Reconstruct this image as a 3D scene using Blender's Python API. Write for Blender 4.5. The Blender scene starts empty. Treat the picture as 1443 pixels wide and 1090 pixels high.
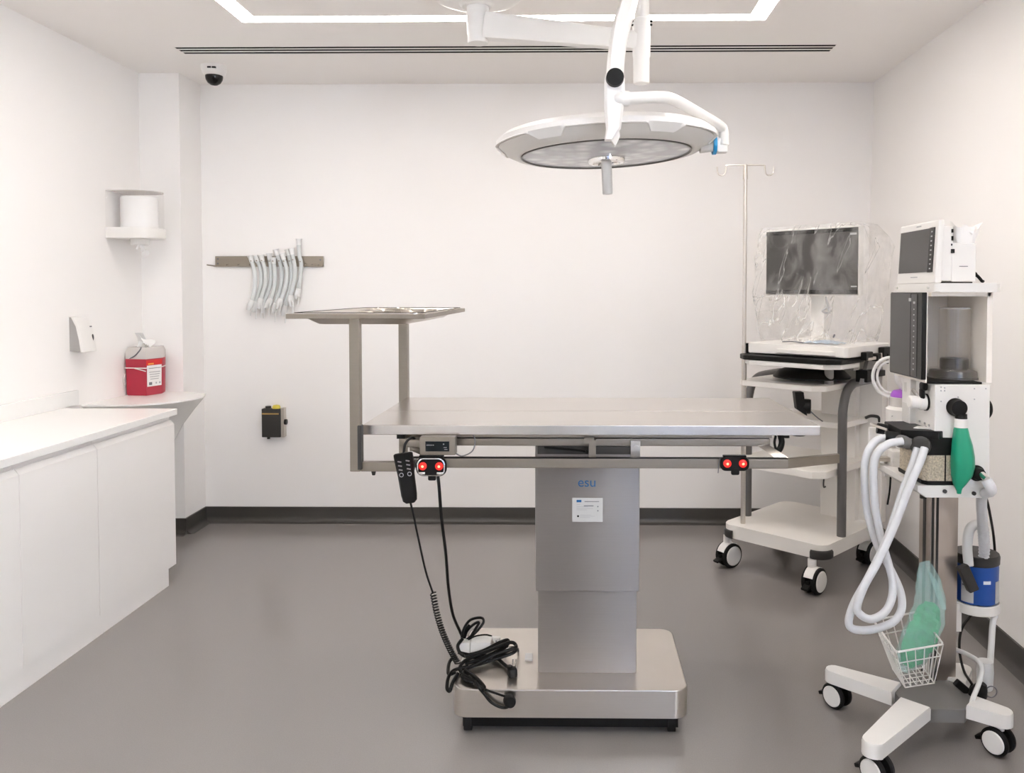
import bpy, bmesh, math, random
from mathutils import Vector, Matrix, Euler
V = Vector
PI = math.pi
random.seed(7)
sc = bpy.context.scene
COL = sc.collection

# ---------------------------------------------------------------- camera (metres, +Y into the room)
F, CX, CY, CH = 1150.0, 795.0, 448.0, 1.42
ROT = Euler((PI / 2 - math.atan(36 / F), 0, math.atan(15 / F)), 'XYZ')
RM = ROT.to_matrix()
cd = bpy.data.cameras.new('camera'); cam = bpy.data.objects.new('camera', cd); COL.objects.link(cam)
cam.location = (0, 0, CH); cam.rotation_euler = ROT
cd.sensor_width = 36; cd.lens = F / 1443 * 36
cd.shift_x = (721.5 - CX) / 1443; cd.shift_y = -(545 - CY) / 1443
cd.clip_start = 0.02
sc.camera = cam

def at(px, py, Y=None, Z=None, X=None):
    """surveying helper: the place seen in a given direction, at a known depth, height or side distance"""
    d = RM @ V(((px - CX) / F, -(py - CY) / F, -1))
    t = Y / d.y if Y is not None else ((Z - CH) / d.z if Z is not None else X / d.x)
    return V((d.x * t, d.y * t, CH + d.z * t))

# ---------------------------------------------------------------- materials
MATS = {}
def mat(name, col, rough=0.5, metal=0.0, var=0.04, scale=12.0, bump=0.0, bscale=60.0, alpha=1.0, emis=None, es=0.0,
        spec=0.5, coat=0.0, stretch=None, trans=0.0, aniso=0.0):
    m = bpy.data.materials.new(name); m.use_nodes = True; MATS[name] = m
    nt = m.node_tree; N = nt.nodes; L = nt.links
    b = N['Principled BSDF']; out = N['Material Output']
    tc = N.new('ShaderNodeTexCoord'); mp = N.new('ShaderNodeMapping')
    L.new(tc.outputs['Object'], mp.inputs['Vector'])
    if stretch: mp.inputs['Scale'].default_value = stretch
    nz = N.new('ShaderNodeTexNoise'); nz.inputs['Scale'].default_value = scale; nz.inputs['Detail'].default_value = 4
    L.new(mp.outputs['Vector'], nz.inputs['Vector'])
    rp = N.new('ShaderNodeMapRange'); rp.inputs['To Min'].default_value = 1 - var; rp.inputs['To Max'].default_value = 1 + var
    L.new(nz.outputs['Fac'], rp.inputs['Value'])
    mx = N.new('ShaderNodeVectorMath'); mx.operation = 'MULTIPLY'; mx.inputs[0].default_value = col[:3]
    L.new(rp.outputs['Result'], mx.inputs[1]); L.new(mx.outputs['Vector'], b.inputs['Base Color'])
    b.inputs['Roughness'].default_value = rough; b.inputs['Metallic'].default_value = metal
    b.inputs['Specular IOR Level'].default_value = spec; b.inputs['Coat Weight'].default_value = coat
    b.inputs['Transmission Weight'].default_value = trans
    if aniso:
        b.inputs['Anisotropic'].default_value = aniso
        tg = N.new('ShaderNodeTangent'); tg.direction_type = 'RADIAL'; tg.axis = 'Z'; L.new(tg.outputs['Tangent'], b.inputs['Tangent']); b.inputs['Anisotropic Rotation'].default_value = .25
    if bump:
        n2 = N.new('ShaderNodeTexNoise'); n2.inputs['Scale'].default_value = bscale; n2.inputs['Detail'].default_value = 3
        L.new(mp.outputs['Vector'], n2.inputs['Vector'])
        bp = N.new('ShaderNodeBump'); bp.inputs['Strength'].default_value = bump; bp.inputs['Distance'].default_value = 0.01
        L.new(n2.outputs['Fac'], bp.inputs['Height']); L.new(bp.outputs['Normal'], b.inputs['Normal'])
    if emis:
        b.inputs['Emission Color'].default_value = (*emis, 1); b.inputs['Emission Strength'].default_value = es
    if alpha < 1:
        tr = N.new('ShaderNodeBsdfTransparent'); ms = N.new('ShaderNodeMixShader'); ms.inputs['Fac'].default_value = alpha
        L.new(tr.outputs[0], ms.inputs[1]); L.new(b.outputs[0], ms.inputs[2]); L.new(ms.outputs[0], out.inputs['Surface'])
    return m

WALL = mat('wall_paint', (.90, .878, .86), .6, var=.01, scale=2, bump=.02, bscale=300)
CEIL = mat('ceiling_paint', (.92, .89, .865), .7, var=.01, scale=2)
WHITE = mat('white_laminate', (.88, .855, .835), .35, var=.01)
TOPW = mat('white_worktop', (.86, .85, .83), .25, var=.01)
PLAS = mat('white_plastic', (.78, .76, .73), .35, var=.015)
CREAM = mat('warm_white_plastic', (.82, .79, .745), .4, var=.02)
LAMPW = mat('lamp_white_enamel', (.80, .785, .765), .3, var=.01)
LAMPG = mat('lamp_grey_rim', (.66, .64, .61), .35, var=.02)
BLACK = mat('black_plastic', (.006, .006, .006), .45, var=.2, spec=.22)
RUBB = mat('black_rubber', (.009, .009, .009), .6, var=.2, spec=.25)
DARK = mat('dark_grey_plastic', (.042, .040, .038), .45, spec=.3, var=.06)
TUBEG = mat('grey_tube_paint', (.12, .115, .112), .35, var=.04)
HUBG = mat('grey_base_paint', (.17, .165, .16), .35, var=.04)
SCREEN = mat('dark_screen', (.062, .059, .056), .3, spec=.3, var=.03)
BEZEL = mat('glossy_black_bezel', (.005, .005, .005), .18, spec=.3)
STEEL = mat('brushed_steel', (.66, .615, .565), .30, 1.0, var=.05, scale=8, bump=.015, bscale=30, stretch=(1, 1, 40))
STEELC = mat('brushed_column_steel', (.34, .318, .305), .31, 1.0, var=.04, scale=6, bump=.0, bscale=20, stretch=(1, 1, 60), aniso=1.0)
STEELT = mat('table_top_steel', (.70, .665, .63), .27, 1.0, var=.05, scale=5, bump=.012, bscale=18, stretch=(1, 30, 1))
STEELF = mat('frame_steel', (.32, .283, .237), .36, 1.0, var=.05, scale=8, bump=.01, bscale=30, stretch=(1, 1, 30))
CHROME = mat('polished_chrome', (.75, .73, .71), .12, 1.0)
BROWNAL = mat('anodised_column', (.52, .46, .41), .35, 1.0, var=.04, scale=8, stretch=(40, 40, 1))
HOSE = mat('clear_ribbed_hose', (.72, .73, .755), .3, alpha=.80, var=.05, scale=80)
CLEAR = mat('clear_tube_plastic', (.80, .83, .83), .2, alpha=.72, var=.03)
CLEARW = mat('milky_tube_plastic', (.84, .84, .83), .3, alpha=.85, var=.03)
GLASSY = bpy.data.materials.new('clear_acrylic'); GLASSY.use_nodes = True
_nt = GLASSY.node_tree; _N = _nt.nodes; _L = _nt.links
_lw = _N.new('ShaderNodeLayerWeight'); _lw.inputs['Blend'].default_value = .28
_nz = _N.new('ShaderNodeTexNoise'); _nz.inputs['Scale'].default_value = 3
_gl = _N.new('ShaderNodeBsdfGlossy'); _gl.inputs['Roughness'].default_value = .12; _gl.inputs['Color'].default_value = (.95, .93, .9, 1)
_mm = _N.new('ShaderNodeMath'); _mm.operation = 'MULTIPLY_ADD'; _mm.inputs[1].default_value = .85; _mm.inputs[2].default_value = .06
_L.new(_lw.outputs['Facing'], _mm.inputs[0]); _tr = _N.new('ShaderNodeBsdfTransparent'); _ms = _N.new('ShaderNodeMixShader')
_L.new(_mm.outputs[0], _ms.inputs['Fac']); _L.new(_tr.outputs[0], _ms.inputs[1]); _L.new(_gl.outputs[0], _ms.inputs[2]); _L.new(_ms.outputs[0], _N['Material Output'].inputs['Surface'])
LIDC = mat('clear_lid_plastic', (.78, .74, .71), .25, alpha=.75)
COVERC = mat('clear_dispenser_cover', (.84, .82, .80), .12, alpha=.08)
RED = mat('sharps_red', (.42, .018, .045), .3, var=.12, scale=9)
REDL = mat('label_red', (.65, .02, .02), .4)
ORANGE = mat('orange_print', (.85, .35, .05), .5)
YELLOW = mat('yellow_plastic', (.62, .50, .06), .45)
GOLD = mat('gold_strip', (.55, .34, .10), .4)
BLUE = mat('blue_plastic', (.008, .075, .36), .35, var=.05)
CYAN = mat('cyan_collar', (.01, .30, .62), .35)
LOGOB = mat('logo_blue', (.02, .13, .34), .4)
PURPLE = mat('purple_cap', (.33, .07, .52), .4)
GREEN = mat('green_reservoir_bag', (.006, .30, .17), .32, var=.12, scale=16)
GREENM = mat('green_mask_plastic', (.008, .34, .11), .25, var=.5, scale=40, bump=.6, bscale=30)
BAGT = mat('pale_green_pouch', (.45, .70, .68), .15, alpha=.33, var=.15, scale=10, bump=.35, bscale=25)
PAPER = mat('white_paper', (.85, .84, .83), .8, var=.02)
PAPERL = mat('label_paper', (.52, .52, .51), .6, var=.02)
INK = mat('grey_print', (.16, .16, .18), .6)
INKL = mat('pale_print', (.42, .42, .43), .6)
LAMPRED = mat('lit_red_button', (.30, .01, .01), .25, emis=(1, .03, .02), es=.55)
LAMPHOT = mat('lit_red_lens', (.8, .2, .1), .3, emis=(1, .16, .08), es=3.0)
GRAN = mat('absorber_granules', (.60, .52, .40), .8, var=.75, scale=230, bump=.6, bscale=230)
STRIP = mat('luminous_strip', (.9, .9, .9), .5, emis=(1, .94, .88), es=14)
VOID = mat('dark_void', (.002, .002, .002), .9, spec=0)
TUBET = mat('tissue_white', (.86, .85, .84), .9, var=.02, bump=.3, bscale=18)
BLUEP = mat('pale_blue_film', (.50, .60, .72), .3, alpha=.8)
WOODB = mat('added_door_brown', (.035, .026, .02), .4, var=.2, scale=3, stretch=(1, 1, .1))

# floor: dark grey speckled sheet vinyl
FLOOR = mat('grey_vinyl', (.245, .228, .216), .21, var=.12, scale=260, bump=.02, bscale=900, spec=.8)
SKIRT = mat('dark_skirting_vinyl', (.055, .051, .046), .35, var=.05, scale=200)
# lamp lens: clear cover over rows of reflector cells
LENS = mat('lamp_lens', (.62, .63, .65), .18, var=.05)
_nt = LENS.node_tree; _vo = _nt.nodes.new('ShaderNodeTexVoronoi'); _vo.inputs['Scale'].default_value = 17
_tc = [n for n in _nt.nodes if n.type == 'TEX_COORD'][0]; _nt.links.new(_tc.outputs['Object'], _vo.inputs['Vector'])
_rr = _nt.nodes.new('ShaderNodeValToRGB'); _rr.color_ramp.elements[0].color = (.80, .81, .84, 1); _rr.color_ramp.elements[1].color = (.42, .43, .46, 1)
_rr.color_ramp.elements[1].position = .6
_nt.links.new(_vo.outputs['Distance'], _rr.inputs['Fac']); _nt.links.new(_rr.outputs['Color'], _nt.nodes['Principled BSDF'].inputs['Base Color'])
_bp = _nt.nodes.new('ShaderNodeBump'); _bp.inputs['Strength'].default_value = .6; _nt.links.new(_vo.outputs['Distance'], _bp.inputs['Height'])
_nt.links.new(_bp.outputs['Normal'], _nt.nodes['Principled BSDF'].inputs['Normal'])
# wrinkled film draped over the screen; sheen streaks painted into its opacity
FILM = bpy.data.materials.new('wrinkled_clear_film'); FILM.use_nodes = True
_nt = FILM.node_tree; _N = _nt.nodes; _L = _nt.links; _b = _N['Principled BSDF']
_b.inputs['Base Color'].default_value = (.86, .85, .83, 1); _b.inputs['Roughness'].default_value = .16; _b.inputs['Specular IOR Level'].default_value = .9
_tc = _N.new('ShaderNodeTexCoord'); _mp = _N.new('ShaderNodeMapping'); _mp.inputs['Scale'].default_value = (5, 5, 3); _mp.inputs['Rotation'].default_value = (.3, .5, .4)
_L.new(_tc.outputs['Object'], _mp.inputs['Vector'])
_nz = _N.new('ShaderNodeTexNoise'); _nz.inputs['Scale'].default_value = 1.6; _nz.inputs['Detail'].default_value = 5; _nz.inputs['Distortion'].default_value = 1.6
_L.new(_mp.outputs['Vector'], _nz.inputs['Vector'])
_bp = _N.new('ShaderNodeBump'); _bp.inputs['Strength'].default_value = .5; _bp.inputs['Distance'].default_value = .05
_L.new(_nz.outputs['Fac'], _bp.inputs['Height']); _L.new(_bp.outputs['Normal'], _b.inputs['Normal'])
_rr = _N.new('ShaderNodeValToRGB')
_rr.color_ramp.elements[0].position = .44; _rr.color_ramp.elements[0].color = (.035, .035, .035, 1)
_rr.color_ramp.elements[1].position = .72; _rr.color_ramp.elements[1].color = (.26, .26, .26, 1)
_L.new(_nz.outputs['Fac'], _rr.inputs['Fac'])
_cb = _N.new('ShaderNodeCombineXYZ')
for _i, _vec in enumerate(((.32 * .719, -.32 * .695, .95), (.95 * .719, -.95 * .695, -.32))):
    _dp = _N.new('ShaderNodeVectorMath'); _dp.operation = 'DOT_PRODUCT'; _dp.inputs[1].default_value = [q * (2.2, 11.0)[_i] for q in _vec]
    _L.new(_tc.outputs['Object'], _dp.inputs[0]); _L.new(_dp.outputs['Value'], _cb.inputs[_i])
_n3 = _N.new('ShaderNodeTexNoise'); _n3.inputs['Scale'].default_value = 1.0; _n3.inputs['Detail'].default_value = 3; _n3.inputs['Distortion'].default_value = .4
_L.new(_cb.outputs[0], _n3.inputs['Vector'])
_r2 = _N.new('ShaderNodeValToRGB'); _e = _r2.color_ramp.elements
_e[0].position = .545; _e[0].color = (0, 0, 0, 1); _e[1].position = .56; _e[1].color = (.42, .42, .42, 1)
_q = _e.new(.575); _q.color = (.06, .06, .06, 1); _q = _e.new(.66); _q.color = (.02, .02, .02, 1); _q = _e.new(.69); _q.color = (.5, .5, .5, 1)
_L.new(_n3.outputs['Fac'], _r2.inputs['Fac'])
_ad = _N.new('ShaderNodeMath'); _ad.operation = 'MAXIMUM'; _L.new(_rr.outputs['Color'], _ad.inputs[0]); _L.new(_r2.outputs['Color'], _ad.inputs[1])
_tr = _N.new('ShaderNodeBsdfTransparent'); _ms = _N.new('ShaderNodeMixShader')
_L.new(_ad.outputs[0], _ms.inputs['Fac']); _L.new(_tr.outputs[0], _ms.inputs[1]); _L.new(_b.outputs[0], _ms.inputs[2])
_L.new(_ms.outputs[0], _N['Material Output'].inputs['Surface'])

# ---------------------------------------------------------------- mesh builder
def smooth_path(pts, n=6, closed=False):
    pts = [V(p) for p in pts]
    if n <= 1: return pts
    out = []; m = len(pts)
    rng = range(m) if closed else range(m - 1)
    for i in rng:
        p1, p2 = pts[i], pts[(i + 1) % m]
        p0 = pts[(i - 1) % m] if (closed or i > 0) else p1 * 2 - p2
        p3 = pts[(i + 2) % m] if (closed or i + 2 < m) else p2 * 2 - p1
        for k in range(n):
            t = k / n
            out.append(.5 * ((2 * p1) + (p2 - p0) * t + (2 * p0 - 5 * p1 + 4 * p2 - p3) * t * t + (3 * p1 - p0 - 3 * p2 + p3) * t ** 3))
    if not closed: out.append(pts[-1])
    return out

class MB:
    def __init__(s): s.bm = bmesh.new()
    def _face(s, vs, mi):
        try:
            f = s.bm.faces.new(vs); f.material_index = mi; f.smooth = True; return f
        except ValueError: return None
    def box(s, c, size, R=None, bev=0.0, mi=0, seg=2):
        hx, hy, hz = (a / 2 for a in size); c = V(c); vs = []
        for x in (-1, 1):
            for y in (-1, 1):
                for z in (-1, 1):
                    p = V((x * hx, y * hy, z * hz)); vs.append(s.bm.verts.new(c + (R @ p if R else p)))
        fs = [s._face([vs[i] for i in q], mi) for q in ((0, 1, 3, 2), (4, 6, 7, 5), (0, 4, 5, 1), (2, 3, 7, 6), (0, 2, 6, 4), (1, 5, 7, 3))]
        if bev > 0:
            es = list({e for f in fs for e in f.edges})
            r = bmesh.ops.bevel(s.bm, geom=es, offset=bev, segments=seg, affect='EDGES', profile=.5, clamp_overlap=True)
            for f in r['faces']: f.material_index = mi; f.smooth = True
        return s
    def bx(s, x0, x1, y0, y1, z0, z1, bev=0.0, mi=0):
        return s.box(((x0 + x1) / 2, (y0 + y1) / 2, (z0 + z1) / 2), (abs(x1 - x0), abs(y1 - y0), abs(z1 - z0)), None, bev, mi)
    def rings(s, rings, mi=0, closed=False, cap=True, loop=True):
        rr = [[s.bm.verts.new(p) for p in r] for r in rings]; n = len(rr[0])
        m = len(rr)
        for i in range(m if closed else m - 1):
            a, b = rr[i], rr[(i + 1) % m]
            for j in range(n if loop else n - 1):
                s._face([a[j], a[(j + 1) % n], b[(j + 1) % n], b[j]], mi)
        if cap and not closed:
            s._face(rr[0][::-1], mi); s._face(rr[-1], mi)
        return s
    def cyl(s, p0, p1, r0, r1=None, seg=24, mi=0, cap=True):
        p0, p1 = V(p0), V(p1); r1 = r0 if r1 is None else r1
        d = (p1 - p0).normalized(); q = d.to_track_quat('Z', 'Y').to_matrix()
        return s.rings([[p + q @ V((r * math.cos(2 * PI * k / seg), r * math.sin(2 * PI * k / seg), 0)) for k in range(seg)] for p, r in ((p0, r0), (p1, r1))], mi, cap=cap)
    def tube(s, pts, r, seg=10, n=6, closed=False, mi=0, flat=None):
        P = smooth_path(pts, n, closed); m = len(P); rr = []
        t_prev = None; u = None
        for i, p in enumerate(P):
            a = P[(i - 1) % m] if (closed or i) else p; b = P[(i + 1) % m] if (closed or i < m - 1) else p
            t = (b - a).normalized() if (b - a).length > 1e-9 else (t_prev or V((0, 0, 1)))
            if u is None: u = t.orthogonal().normalized()
            else:
                u = u - t * u.dot(t)
                u = u.normalized() if u.length > 1e-6 else t.orthogonal().normalized()
            w = t.cross(u); t_prev = t
            R = r if not callable(r) else r(i / max(1, m - 1))
            rr.append([p + u * R * math.cos(2 * PI * k / seg) + w * R * math.sin(2 * PI * k / seg) for k in range(seg)])
        return s.rings(rr, mi, closed=closed)
    def lathe(s, prof, o=(0, 0, 0), axis=(0, 0, 1), seg=40, mi=0, a0=0.0, a1=2 * PI, cap=True, closed=False):
        o = V(o); q = V(axis).normalized().to_track_quat('Z', 'Y').to_matrix()
        full = abs(a1 - a0 - 2 * PI) < 1e-6; n = seg if full else seg + 1
        return s.rings([[o + q @ V((max(r, 1e-5) * math.cos(a0 + (a1 - a0) * k / seg), max(r, 1e-5) * math.sin(a0 + (a1 - a0) * k / seg), z)) for k in range(n)] for r, z in prof], mi, loop=full, cap=cap and full and not closed, closed=closed)
    def prism(s, pts, ext, mi=0, bev=0.0):
        ext = V(ext); a = [s.bm.verts.new(V(p)) for p in pts]; b = [s.bm.verts.new(V(p) + ext) for p in pts]; n = len(a)
        fs = [s._face(a[::-1], mi), s._face(b, mi)] + [s._face([a[i], a[(i + 1) % n], b[(i + 1) % n], b[i]], mi) for i in range(n)]
        if bev > 0:
            es = list({e for f in fs if f for e in f.edges})
            r = bmesh.ops.bevel(s.bm, geom=es, offset=bev, segments=2, affect='EDGES', profile=.5, clamp_overlap=True)
            for f in r['faces']: f.material_index = mi; f.smooth = True
        return s
    def ball(s, c, r, R=None, mi=0, u=20, v=12):
        c = V(c); r = V(r) if hasattr(r, '__len__') else V((r, r, r)); rr = []
        for i in range(v + 1):
            ph = -PI / 2 + PI * i / v; k = max(math.cos(ph), 1e-4)
            ring = []
            for j in range(u):
                p = V((r.x * k * math.cos(2 * PI * j / u), r.y * k * math.sin(2 * PI * j / u), r.z * math.sin(ph)))
                ring.append(c + (R @ p if R else p))
            rr.append(ring)
        return s.rings(rr, mi)
    def grid(s, fn, nu, nv, mi=0):
        g = [[s.bm.verts.new(fn(i / nu, j / nv)) for j in range(nv + 1)] for i in range(nu + 1)]
        for i in range(nu):
            for j in range(nv): s._face([g[i][j], g[i + 1][j], g[i + 1][j + 1], g[i][j + 1]], mi)
        return s
    def tr(s, M): bmesh.ops.transform(s.bm, matrix=M, verts=s.bm.verts); return s

def root_of(o):
    while o.parent: o = o.parent
    return o
def build(name, mb, m, parent=None, origin=None, ang=38, local=None):
    bm = mb.bm
    bmesh.ops.recalc_face_normals(bm, faces=bm.faces)
    lim = math.radians(ang)
    for e in bm.edges:
        if len(e.link_faces) == 2 and e.calc_face_angle(0) > lim: e.smooth = False
    if local is None:
        off = root_of(parent).location.copy() if parent else V(origin or (0, 0, 0))
        bmesh.ops.translate(bm, vec=-off, verts=bm.verts)
    me = bpy.data.meshes.new(name); bm.to_mesh(me); bm.free()
    for q in (m if isinstance(m, (list, tuple)) else [m]): me.materials.append(q)
    o = bpy.data.objects.new(name, me); COL.objects.link(o)
    if parent: o.parent = parent
    elif origin: o.location = origin
    if local is not None: o.location, o.rotation_euler = local
    wn = o.modifiers.new('weighted_normals', 'WEIGHTED_NORMAL'); wn.keep_sharp = True; wn.weight = 80
    return o
def tag(o, label, cat, group=None):
    o['label'] = label; o['category'] = cat
    if group: o['group'] = group
    return o
def thing(name, label, cat, loc, group=None):
    o = bpy.data.objects.new(name, None); COL.objects.link(o); o.location = loc; o.empty_display_size = .05
    return tag(o, label, cat, group)
def struct(o): o['kind'] = 'structure'; return o
def text(name, body, m, parent, loc, size, rot):
    c = bpy.data.curves.new(name, 'FONT'); c.body = body; c.size = size; c.extrude = .0004; c.align_x = 'CENTER'; c.align_y = 'CENTER'
    c.materials.append(m); tmp = bpy.data.objects.new(name + '_curve', c); me = bpy.data.meshes.new_from_object(tmp); bpy.data.objects.remove(tmp)
    me.name = name; o = bpy.data.objects.new(name, me); COL.objects.link(o)
    o.parent = parent; o.location = V(loc) - root_of(parent).location; o.rotation_euler = rot
    return o
def pieces(name, mbs, m, parent):
    for q in mbs: build(name, q, m, parent)
def rotz(a): return Matrix.Rotation(a, 3, 'Z')

# ================================================================ THE ROOM
ZC = 2.685; YB = 4.985; XL = -2.52; YF = -2.2
struct(build('floor', MB().bx(-2.75, 2.05, YF - .1, YB + .1, -.06, 0), FLOOR))
# ceiling with the slots for the light ring and the linear vent left open
RX0, RX1, RY0, RY1, RW = -1.56, .886, 1.0, 3.852, .085
VX0, VX1, VY0, VY1 = -2.07, 1.337, 4.225, 4.350
xs = sorted([-2.62, 1.95, RX0, RX0 + RW, RX1 - RW, RX1, VX0, VX1]); ys = sorted([YF - .02, YB + .02, RY0, RY0 + RW, RY1 - RW, RY1, VY0, VY1])
cm = MB()
for i in range(len(xs) - 1):
    for j in range(len(ys) - 1):
        x, y = (xs[i] + xs[i + 1]) / 2, (ys[j] + ys[j + 1]) / 2
        ring = RX0 < x < RX1 and RY0 < y < RY1 and not (RX0 + RW < x < RX1 - RW and RY0 + RW < y < RY1 - RW)
        vent = VX0 < x < VX1 and VY0 < y < VY1
        if ring or vent: continue
        cm.bx(xs[i], xs[i + 1], ys[j], ys[j + 1], ZC, ZC + .08)
bmesh.ops.remove_doubles(cm.bm, verts=cm.bm.verts, dist=1e-5)
bmesh.ops.delete(cm.bm, geom=[f for f in cm.bm.faces if any(f is not g and (f.calc_center_median() - g.calc_center_median()).length < 1e-5 for e in f.edges for g in e.link_faces)], context='FACES')
struct(build('ceiling', cm, CEIL))
struct(build('wall_back', MB().bx(-2.62, 1.95, YB, YB + .1, 0, ZC), WALL))
struct(build('wall_left', MB().bx(XL - .1, XL, YF, YB, 0, ZC), WALL))
struct(build('pillar', MB().bx(XL, -2.285, 4.72, YB, 0, ZC), WALL))
# the right wall stands a little out of square
def rw(y, z):
    t = (y - 2.9) / (YB - 2.9); k = z / ZC
    return (1.665 + .085 * t) * (1 - k) + (1.775 + .028 * t) * k
rwm = MB()
rwm.rings([[V((rw(y, z), y, z)) for z in (0, .5, 1, 1.5, 2, ZC)] + [V((2.0, y, ZC)), V((2.0, y, 0))] for y in [YB * k / 10 for k in range(11)]])
for a in ((YF - .02, -1.95, 0, ZC), (-.15, .001, 0, ZC), (-1.95, -.15, 0, 1.25), (-1.95, -.15, 2.6, ZC)): rwm.bx(rw(0, 1.3), 2.0, *a)
struct(build('wall_right', rwm, WALL))
# wall behind the camera: two unseen doors added for the steel's reflections
fw = MB()
for a in ((-2.62, -.55, 0, ZC), (-.55, .30, 2.1, ZC), (.30, .42, 0, ZC), (.42, 1.62, 0, .12), (.42, 1.62, 2.6, ZC), (1.62, 1.95, 0, ZC)):
    fw.bx(a[0], a[1], YF - .1, YF, a[2], a[3])
struct(build('wall_front', fw, WALL))
d = struct(build('added_door_1', MB().bx(-.54, .29, YF - .06, YF - .02, .005, 2.09, .003), WOODB))  # added out of view as a dark shape for the column to reflect
build('added_door_handle', MB().cyl((.22, YF - .02, 1.0), (.22, YF + .04, 1.0), .01).cyl((.22, YF + .04, 1.0), (.10, YF + .04, 1.0), .009), CHROME, d)
d = struct(build('added_door_2', MB().bx(.43, 1.61, YF - .06, YF - .02, .005, 2.59, .003), mat('added_door_blue', (.36, .45, .66), .5)))  # added out of view for a cool reflection on the column's right
build('added_door_handle', MB().cyl((.52, YF - .02, 1.0), (.52, YF + .04, 1.0), .01).cyl((.52, YF + .04, 1.0), (.64, YF + .04, 1.0), .009), CHROME, d)
WX = rw(0, 1.3)
w = struct(build('added_window_1', MB().bx(WX + .05, WX + .1, -1.95, -.15, 1.25, 1.3).bx(WX + .05, WX + .1, -1.95, -.15, 2.55, 2.6).bx(WX + .05, WX + .1, -1.95, -1.9, 1.3, 2.55).bx(WX + .05, WX + .1, -.20, -.15, 1.3, 2.55), PLAS))  # window added out of view to brighten the room
build('added_pane', MB().bx(WX + .07, WX + .076, -1.9, -.2, 1.3, 2.55), mat('added_window_glass', (.9, .95, 1), .05, alpha=.12), w)
# coved dark skirting
def skirt(name, p0, p1, inward):
    p0, p1, n = V(p0), V(p1), V(inward)
    prof = [(0, 0), (0, .094), (.010, .094), (.010, .035), (.013, .020), (.021, .009), (.034, .003), (.046, .001), (.046, 0)]
    struct(build(name, MB().rings([[p + n * a + V((0, 0, z)) for a, z in prof] for p in (p0, p1)]), SKIRT))
skirt('baseboard_back', (-2.285, YB, 0), (rw(YB, 0), YB, 0), (0, -1, 0))
skirt('baseboard_right', (rw(YF, 0) + .004, YF, 0), (rw(YB, 0) + .004, YB, 0), (-1, 0, 0))
skirt('baseboard_pillar_side', (-2.285, 4.72 - .0, 0), (-2.285, YB, 0), (1, 0, 0))
skirt('baseboard_pillar_front', (XL, 4.72, 0), (-2.285 + .01, 4.72, 0), (0, -1, 0))
skirt('baseboard_left', (XL, 3.97, 0), (XL, 4.72, 0), (1, 0, 0))
# daylight sky, let in through the added window
wd = bpy.data.worlds.new('daylight'); sc.world = wd; wd.use_nodes = True
wd.node_tree.nodes['Background'].inputs['Color'].default_value = (.86, .92, 1, 1); wd.node_tree.nodes['Background'].inputs['Strength'].default_value = 14.0

# ---------------------------------------------------------------- ceiling fittings
t = thing('ceiling_light', 'bright white square ring of light set into the ceiling', 'ceiling light', (-.34, 2.4, ZC))
def ringframe(x0, x1, y0, y1, w_, z0, z1, m=None):
    b = MB()
    b.bx(x0, x1, y1 - w_, y1, z0, z1).bx(x0, x1, y0, y0 + w_, z0, z1).bx(x0, x0 + w_, y0 + w_, y1 - w_, z0, z1).bx(x1 - w_, x1, y0 + w_, y1 - w_, z0, z1)
    return b
build('diffuser', ringframe(RX0 + .002, RX1 - .002, RY0 + .002, RY1 - .002, RW - .004, ZC + .001, ZC + .012), STRIP, t)
build('housing', ringframe(RX0, RX1, RY0, RY1, RW, ZC + .03, ZC + .08), PLAS, t)
t = thing('air_vent', 'long linear ceiling vent of three dark slots', 'air vent', (-.37, 4.29, ZC))
g_ = (VY1 - VY0 - .008 - .034) / 3
for k in range(4):
    y0 = VY0 + (0 if k == 0 else .004 + g_ * k + .017 * (k - 1)); y1 = y0 + (.004 if k in (0, 3) else .017)
    build('slat', MB().bx(VX0, VX1, y0, y1, ZC - .0012, ZC + .0006), PLAS, t)
build('duct', MB().bx(VX0, VX1, VY0, VY1, ZC + .001, ZC + .03), VOID, t)
c = at(301.5, 93, Z=ZC)
t = thing('security_camera', 'small ceiling dome camera with black glass near the pillar', 'security camera', (c.x, c.y, ZC))
build('base', MB().lathe([(.068, 0), (.068, -.012), (.066, -.024), (.058, -.048), (.050, -.055), (.02, -.055)], c), PLAS, t)
build('dome', MB().lathe([(.046, -.050), (.047, -.062), (.044, -.078), (.034, -.095), (.018, -.106), (.002, -.109)], c), BEZEL, t)
pieces('slot', [MB().bx(c.x - .008, c.x + .012, c.y - .0685, c.y - .05, ZC - .028, ZC - .019), MB().bx(c.x + .016, c.x + .036, c.y - .0665, c.y - .045, ZC - .028, ZC - .019)], BLACK, t)

# ---------------------------------------------------------------- cabinets
XF = -1.957; YE = 3.945
seams = [YE, 3.30, 2.83, 2.36]
labs = ['white handleless base cabinet at the far end of the run, by the pillar', 'white handleless base cabinet in the middle of the run under the worktop',
        'white handleless base cabinet at the near end, mostly cut by the picture edge']
for k in range(3):
    y1, y0 = seams[k], seams[k + 1]
    t = thing('base_cabinet', labs[k], 'cabinet', (-2.25, (y0 + y1) / 2, .086), 'white base cabinets along the left wall')
    b = MB().bx(XL + .005, XF - .024, y0 + .0005, y1 - .0005, .086, .818)
    build('carcass', b, WHITE, t)
    # door with a sloped finger-pull top edge
    b = MB(); dy0, dy1 = y0 + .0015, y1 - .0015
    pr = [(XF - .022, .086), (XF, .086), (XF, .776), (XF - .016, .796), (XF - .022, .796)]
    b.prism([V((x, dy0, z)) for x, z in pr], (0, dy1 - dy0, 0))
    build('door', b, WHITE, t)
tag(build('cabinet_plinth', MB().bx(XL + .005, XF - .006, 2.36, 3.88, 0, .084), WHITE, None, (-2.2, 3.1, 0)), 'white plinth under the row of base cabinets', 'plinth')
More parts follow.
